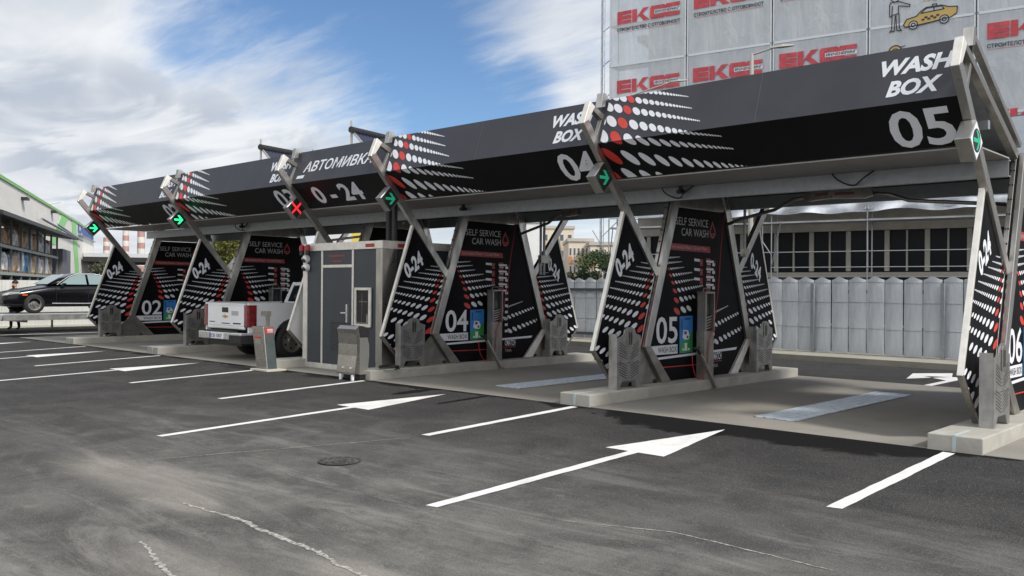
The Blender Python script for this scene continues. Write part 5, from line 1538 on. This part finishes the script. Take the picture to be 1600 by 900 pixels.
GOODS = [('cream shrink wrapped', (0.70, 0.67, 0.61)), ('orange brown timber', (0.52, 0.30, 0.15)), ('white plastic wrapped', (0.78, 0.78, 0.78)), ('pale grey bagged', (0.58, 0.58, 0.57)), ('blue sheeted', (0.08, 0.30, 0.55)), ('tan cardboard', (0.60, 0.44, 0.28))]
gmats = [material('goods_wrap', c_, .6, 0, 3, .25, .2, 4) for _, c_ in GOODS]
PALL = material('pallet_wood', (0.36, 0.22, 0.11), .8, 0, 5, .2)
ordn = ['first', 'second', 'third', 'fourth', 'fifth', 'sixth', 'seventh', 'eighth', 'ninth', 'tenth', 'eleventh', 'twelfth', 'thirteenth', 'fourteenth']
def goods(z, shelf, seq):
    s_ = -25.0
    for i, gi in enumerate(seq):
        w_ = random.uniform(1.45, 1.82); h_ = random.uniform(.6, 1.15) if shelf == 'upper' else random.uniform(.75, 1.35)
        t = thing('pallet_load', '%s pallet load, %s from the left on the %s rack shelf' % (GOODS[gi][0], ordn[i], shelf), 'pallet load', (0, 0, 0), 0, 'pallet loads on the rack')
        t.matrix_world = SM @ Matrix.Translation((s_, 3.3, z))
        m = MB()
        for k in range(3): m.box(-w_/2+k*(w_-.14)/2, -w_/2+.14+k*(w_-.14)/2, -.55, .55, .0, .10)
        m.box(-w_/2, w_/2, -.55, .55, .101, .14); m.build('pallet', PALL, t, fixn=True)
        m = MB()
        n_ = 10; rings = []
        for (f_, zz) in ((.97, .141), (1.0, .141+h_*.3), (.98, .141+h_*.75), (.86, .141+h_), (.45, .141+h_*(1.02+random.uniform(0, .12)))):
            rings.append([(w_/2*f_*max(-1, min(1, 1.35*math.cos(2*math.pi*(k+.5)/n_)))+random.uniform(-.05, .05), .55*f_*max(-1, min(1, 1.35*math.sin(2*math.pi*(k+.5)/n_)))+random.uniform(-.05, .05), zz+random.uniform(-.04, .04)*(zz > .2)) for k in range(n_)])
        m.loft(rings); m.build('wrapped_goods', gmats[gi], t, fixn=True)
        s_ += 1.85
goods(3.80, 'upper', [0, 0, 1, 5, 2, 1, 5, 3, 1, 0, 2, 3, 5])
goods(2.30, 'lower', [1, 5, 2, 3, 5, 2, 4, 3, 5, 0, 0, 2, 5])

# lamps on tall poles beyond the store roof
for (s_, z_, ar, lab) in ((8.5, 11.6, 2.3, 'leftmost street lamp above the store roof'), (35, 12.2, 2.6, 'middle street lamp above the store roof'), (68, 13.2, 3.0, 'rightmost street lamp above the store roof, nearest the canopy')):
    p = S3(s_, -6, 0)
    street_lamp(p.x, p.y, z_, R(20), ar, lab, 0, .25)

# ------------------------------------------------------------------ distant things
def along(u, depth):
    """ground position on the bearing of a photograph column, a given distance away"""
    d = ray(u, 440); h = Vector((d.x, d.y, 0)); h *= depth/(h.dot(Vector((fw.x, fw.y, 0)).normalized()))
    return Vector((CAM.x, CAM.y, 0))+h
CHR = material('chimney_red', (0.40, 0.24, 0.22), .8, 0, .3, .1); CHW = material('chimney_white', (0.62, 0.58, 0.54), .8, 0, .3, .1)
for (u, d_, h_, r_, lab) in ((166, 420, 24.0, 1.35, 'short red and white striped chimney, leftmost of three'), (196, 420, 30.0, 1.35, 'slim red and white striped chimney, middle of three'), (220, 400, 31.0, 1.5, 'striped chimney with wide pale bands, rightmost of three')):
    p = along(u, d_)
    t = thing('chimney', lab, 'chimney', p, 0, 'factory chimneys')
    n_ = 12
    for par in (0, 1):
        m = MB()
        for i in range(n_):
            if i % 2 != par: continue
            z0, z1 = h_*i/n_, h_*(i+1)/n_
            m.tube([(0, 0, z0), (0, 0, z1)], [r_*(1.25-.25*i/n_), r_*(1.25-.25*(i+1)/n_)], 16)
        m.build('white_bands' if par == 0 else 'red_bands', CHW if par == 0 else CHR, t)

def apartment(name, label, u0, u1, depth, h, wallm, panels, cols_, rows_, yaw_off=0.0, deep=14):
    a, b_ = along(u0, depth), along(u1, depth)
    w_ = (b_-a).length
    t = thing(name, label, 'apartment block', a, math.atan2((b_-a).y, (b_-a).x)+yaw_off, 'apartment blocks beyond the fence')
    m = MB(); m.box(0, w_, 0, deep, 0, h); m.build('wall', wallm, t)
    m = MB(); m.box(-.2, w_+.2, -.2, deep+.2, h+.001, h+.5); m.build('parapet', material('parapet', (.42, .40, .36), .7), t)
    fr = material('window_frame', (.62, .62, .60), .5); gl = material('flat_glass', (.10, .12, .14), .15)
    cw = w_/cols_; rh = 2.8
    for r_ in range(rows_):
        z = h-2.2-r_*rh
        if z < 1: break
        for c_ in range(cols_):
            x = c_*cw+cw*.5
            if panels and (c_ % 2 == 0):
                MB().box(x-cw*.45, x+cw*.45, -.08, -.001, z-1.35, z-.15).build('balcony_panel', panels[(r_+c_) % len(panels)], t)
            wf = MB().box(x-cw*.26, x+cw*.26, -.05, -.001, z-.05, z+1.25).build('window', fr, t)
            MB().box(x-cw*.22, x+cw*.22, -.06, -.051, z+.05, z+1.15).build('pane', gl, wf)
    return t
ORG = material('orange_panel', (.50, .22, .12), .7); PNK = material('red_panel', (.42, .09, .10), .7); CRM = material('cream_render', (.62, .54, .44), .8, 0, .2, .05); WHT = material('white_render', (.66, .67, .68), .8, 0, .2, .03); TANP = material('tan_panel', (.55, .42, .30), .7)
apartment('apartment_block', 'pale blank gabled apartment block at the left of the distant row', 822, 850, 150, 12.6, WHT, None, 1, 0)
apartment('apartment_block', 'tall cream apartment block with few windows in the distant row', 846, 896, 158, 12.2, CRM, [TANP], 4, 4)
apartment('apartment_block', 'cream apartment block with orange balcony panels', 888, 926, 140, 9.0, CRM, [ORG, ORG, TANP], 6, 3)
apartment('apartment_block', 'lowest apartment block with orange and red balconies beside the bush', 922, 962, 135, 8.2, CRM, [ORG, PNK], 6, 3)

# ------------------------------------------------------------------ trees
LEAVES = {}
def foliage(name, c1, c2, c3):
    m = material(name, c1, .7)
    g = NT(m.node_tree); b_ = g.n['Principled BSDF']
    oi = g.new('ShaderNodeNewGeometry')
    rnd = oi.outputs['Random Per Island']
    tc = g.new('ShaderNodeTexCoord').outputs['Object']
    n1 = g.ramp(g.noise(tc, 1.1, 3, .6), .35, .65)
    c = g.mix(rnd, c1, c2); c = g.mix(g.math('MULTIPLY', n1, .5), c, c3)
    g.l.new(c, b_.inputs['Base Color'])
    b_.inputs['Transmission Weight'].default_value = 0
    return m
BARK = material('bark', (.09, .07, .05), .9, 0, 8, .2)
def tree(name, label, pos, h, rad, mat, n_leaf, leaf=.10, base=.3, seed=1, squash=1.0, limbs=7, group='trees and bushes beyond the fence'):
    rnd = random.Random(seed)
    t = thing(name, label, 'tree' if 'tree' in name else 'bush', pos, 0, group)
    tr_ = MB(); tr_.tube([(0, 0, 0), (rnd.uniform(-.1, .1), rnd.uniform(-.1, .1), h*.4), (rnd.uniform(-.2, .2), 0, h*.8)], [rad*.07, rad*.05, rad*.02], 8)
    clumps = []
    for i in range(limbs*4):
        a = rnd.uniform(0, 2*math.pi); zz = rnd.uniform(base, .97)
        rr = rad*math.sqrt(max(.02, 1-((zz-.5)/.52)**2))*rnd.uniform(.25, .95)
        c = Vector((rr*math.cos(a), rr*math.sin(a)*squash, h*zz))
        clumps.append((c, rad*rnd.uniform(.18, .34)))
        if i < limbs: tr_.tube([(0, 0, h*base*.9+.1*h*rnd.random()), (c.x*.5, c.y*.5, c.z*.75), (c.x, c.y, c.z)], [rad*.03, rad*.02, rad*.006], 5)
    tr_.build('trunk', BARK, t)
    m = MB()
    for i in range(n_leaf):
        c, r_ = clumps[rnd.randrange(len(clumps))]
        d = Vector((rnd.gauss(0, 1), rnd.gauss(0, 1), rnd.gauss(0, 1))).normalized()*r_*rnd.uniform(.35, 1.12)
        p = c+d
        if p.z < .05: continue
        a = Vector((rnd.gauss(0, 1), rnd.gauss(0, 1), rnd.gauss(0, .7))).normalized(); b_ = a.orthogonal().normalized()
        s_ = leaf*rnd.uniform(.6, 1.35)
        b_ = (b_+a.cross(b_)*rnd.uniform(-1, 1)).normalized()
        m.face([p-a*s_, p-b_*s_*.45, p+a*s_, p+b_*s_*.45])
    m.build('crown', mat, t)
    return t
DKG = foliage('bush_leaf', (.030, .058, .018), (.060, .095, .028), (.018, .034, .014))
YLG = foliage('tree_leaf', (.10, .12, .022), (.17, .16, .035), (.05, .07, .016))
OLV = foliage('far_leaf', (.055, .065, .03), (.10, .09, .045), (.03, .04, .02))
p = along(938, 29); tree('leafy_bush', 'dense dark green bush behind the panel fence', p, 2.75, 1.05, DKG, 9000, .05, .10, 3)
p = along(903, 30); tree('leafy_bush', 'lower yellow green bush at the left side of the dark bush', p, 2.1, .8, OLV, 4000, .05, .1, 5)
p = along(958, 32); tree('leafy_bush', 'spindly dark bush top nearest the lattice mast', p, 2.75, .9, DKG, 5000, .055, .1, 9)
p = along(362, 40); tree('leafy_tree', 'yellowing tree seen between the far dividers', p, 4.6, 1.9, YLG, 9000, .075, .2, 11)
p = along(340, 42); tree('leafy_tree', 'small yellowing tree left of the other one, half hidden by the far dividers', p, 4.1, 1.6, YLG, 6000, .075, .2, 13)
p = along(165, 95); tree('leafy_tree', 'distant olive tree beside the store entrance', p, 3.6, 3.0, OLV, 4000, .17, .1, 15)
p = along(185, 90); tree('leafy_tree', 'distant olive tree right of the store entrance, partly behind the divider', p, 3.3, 2.6, OLV, 3000, .17, .1, 16)

# panels glimpsed over the booth, beyond the bays
t = thing('billboard', 'yellow and white billboard glimpsed above the booth roof', 'billboard', along(516, 60), YAW)
m = MB(); m.box(0, 1.4, 0, .12, .4, 7.0); m.build('white_panel', WHT, t)
m = MB(); m.box(1.401, 2.5, 0, .12, .4, 7.0); m.build('yellow_panel', material('billboard_yellow', (.70, .58, .10), .6), t)
m = MB(); m.box(.3, .5, .13, .3, 0, 6.5); m.box(2.0, 2.2, .13, .3, 0, 6.5); m.build('post', ZINC, t)

# render settings
scene.render.engine = 'CYCLES'
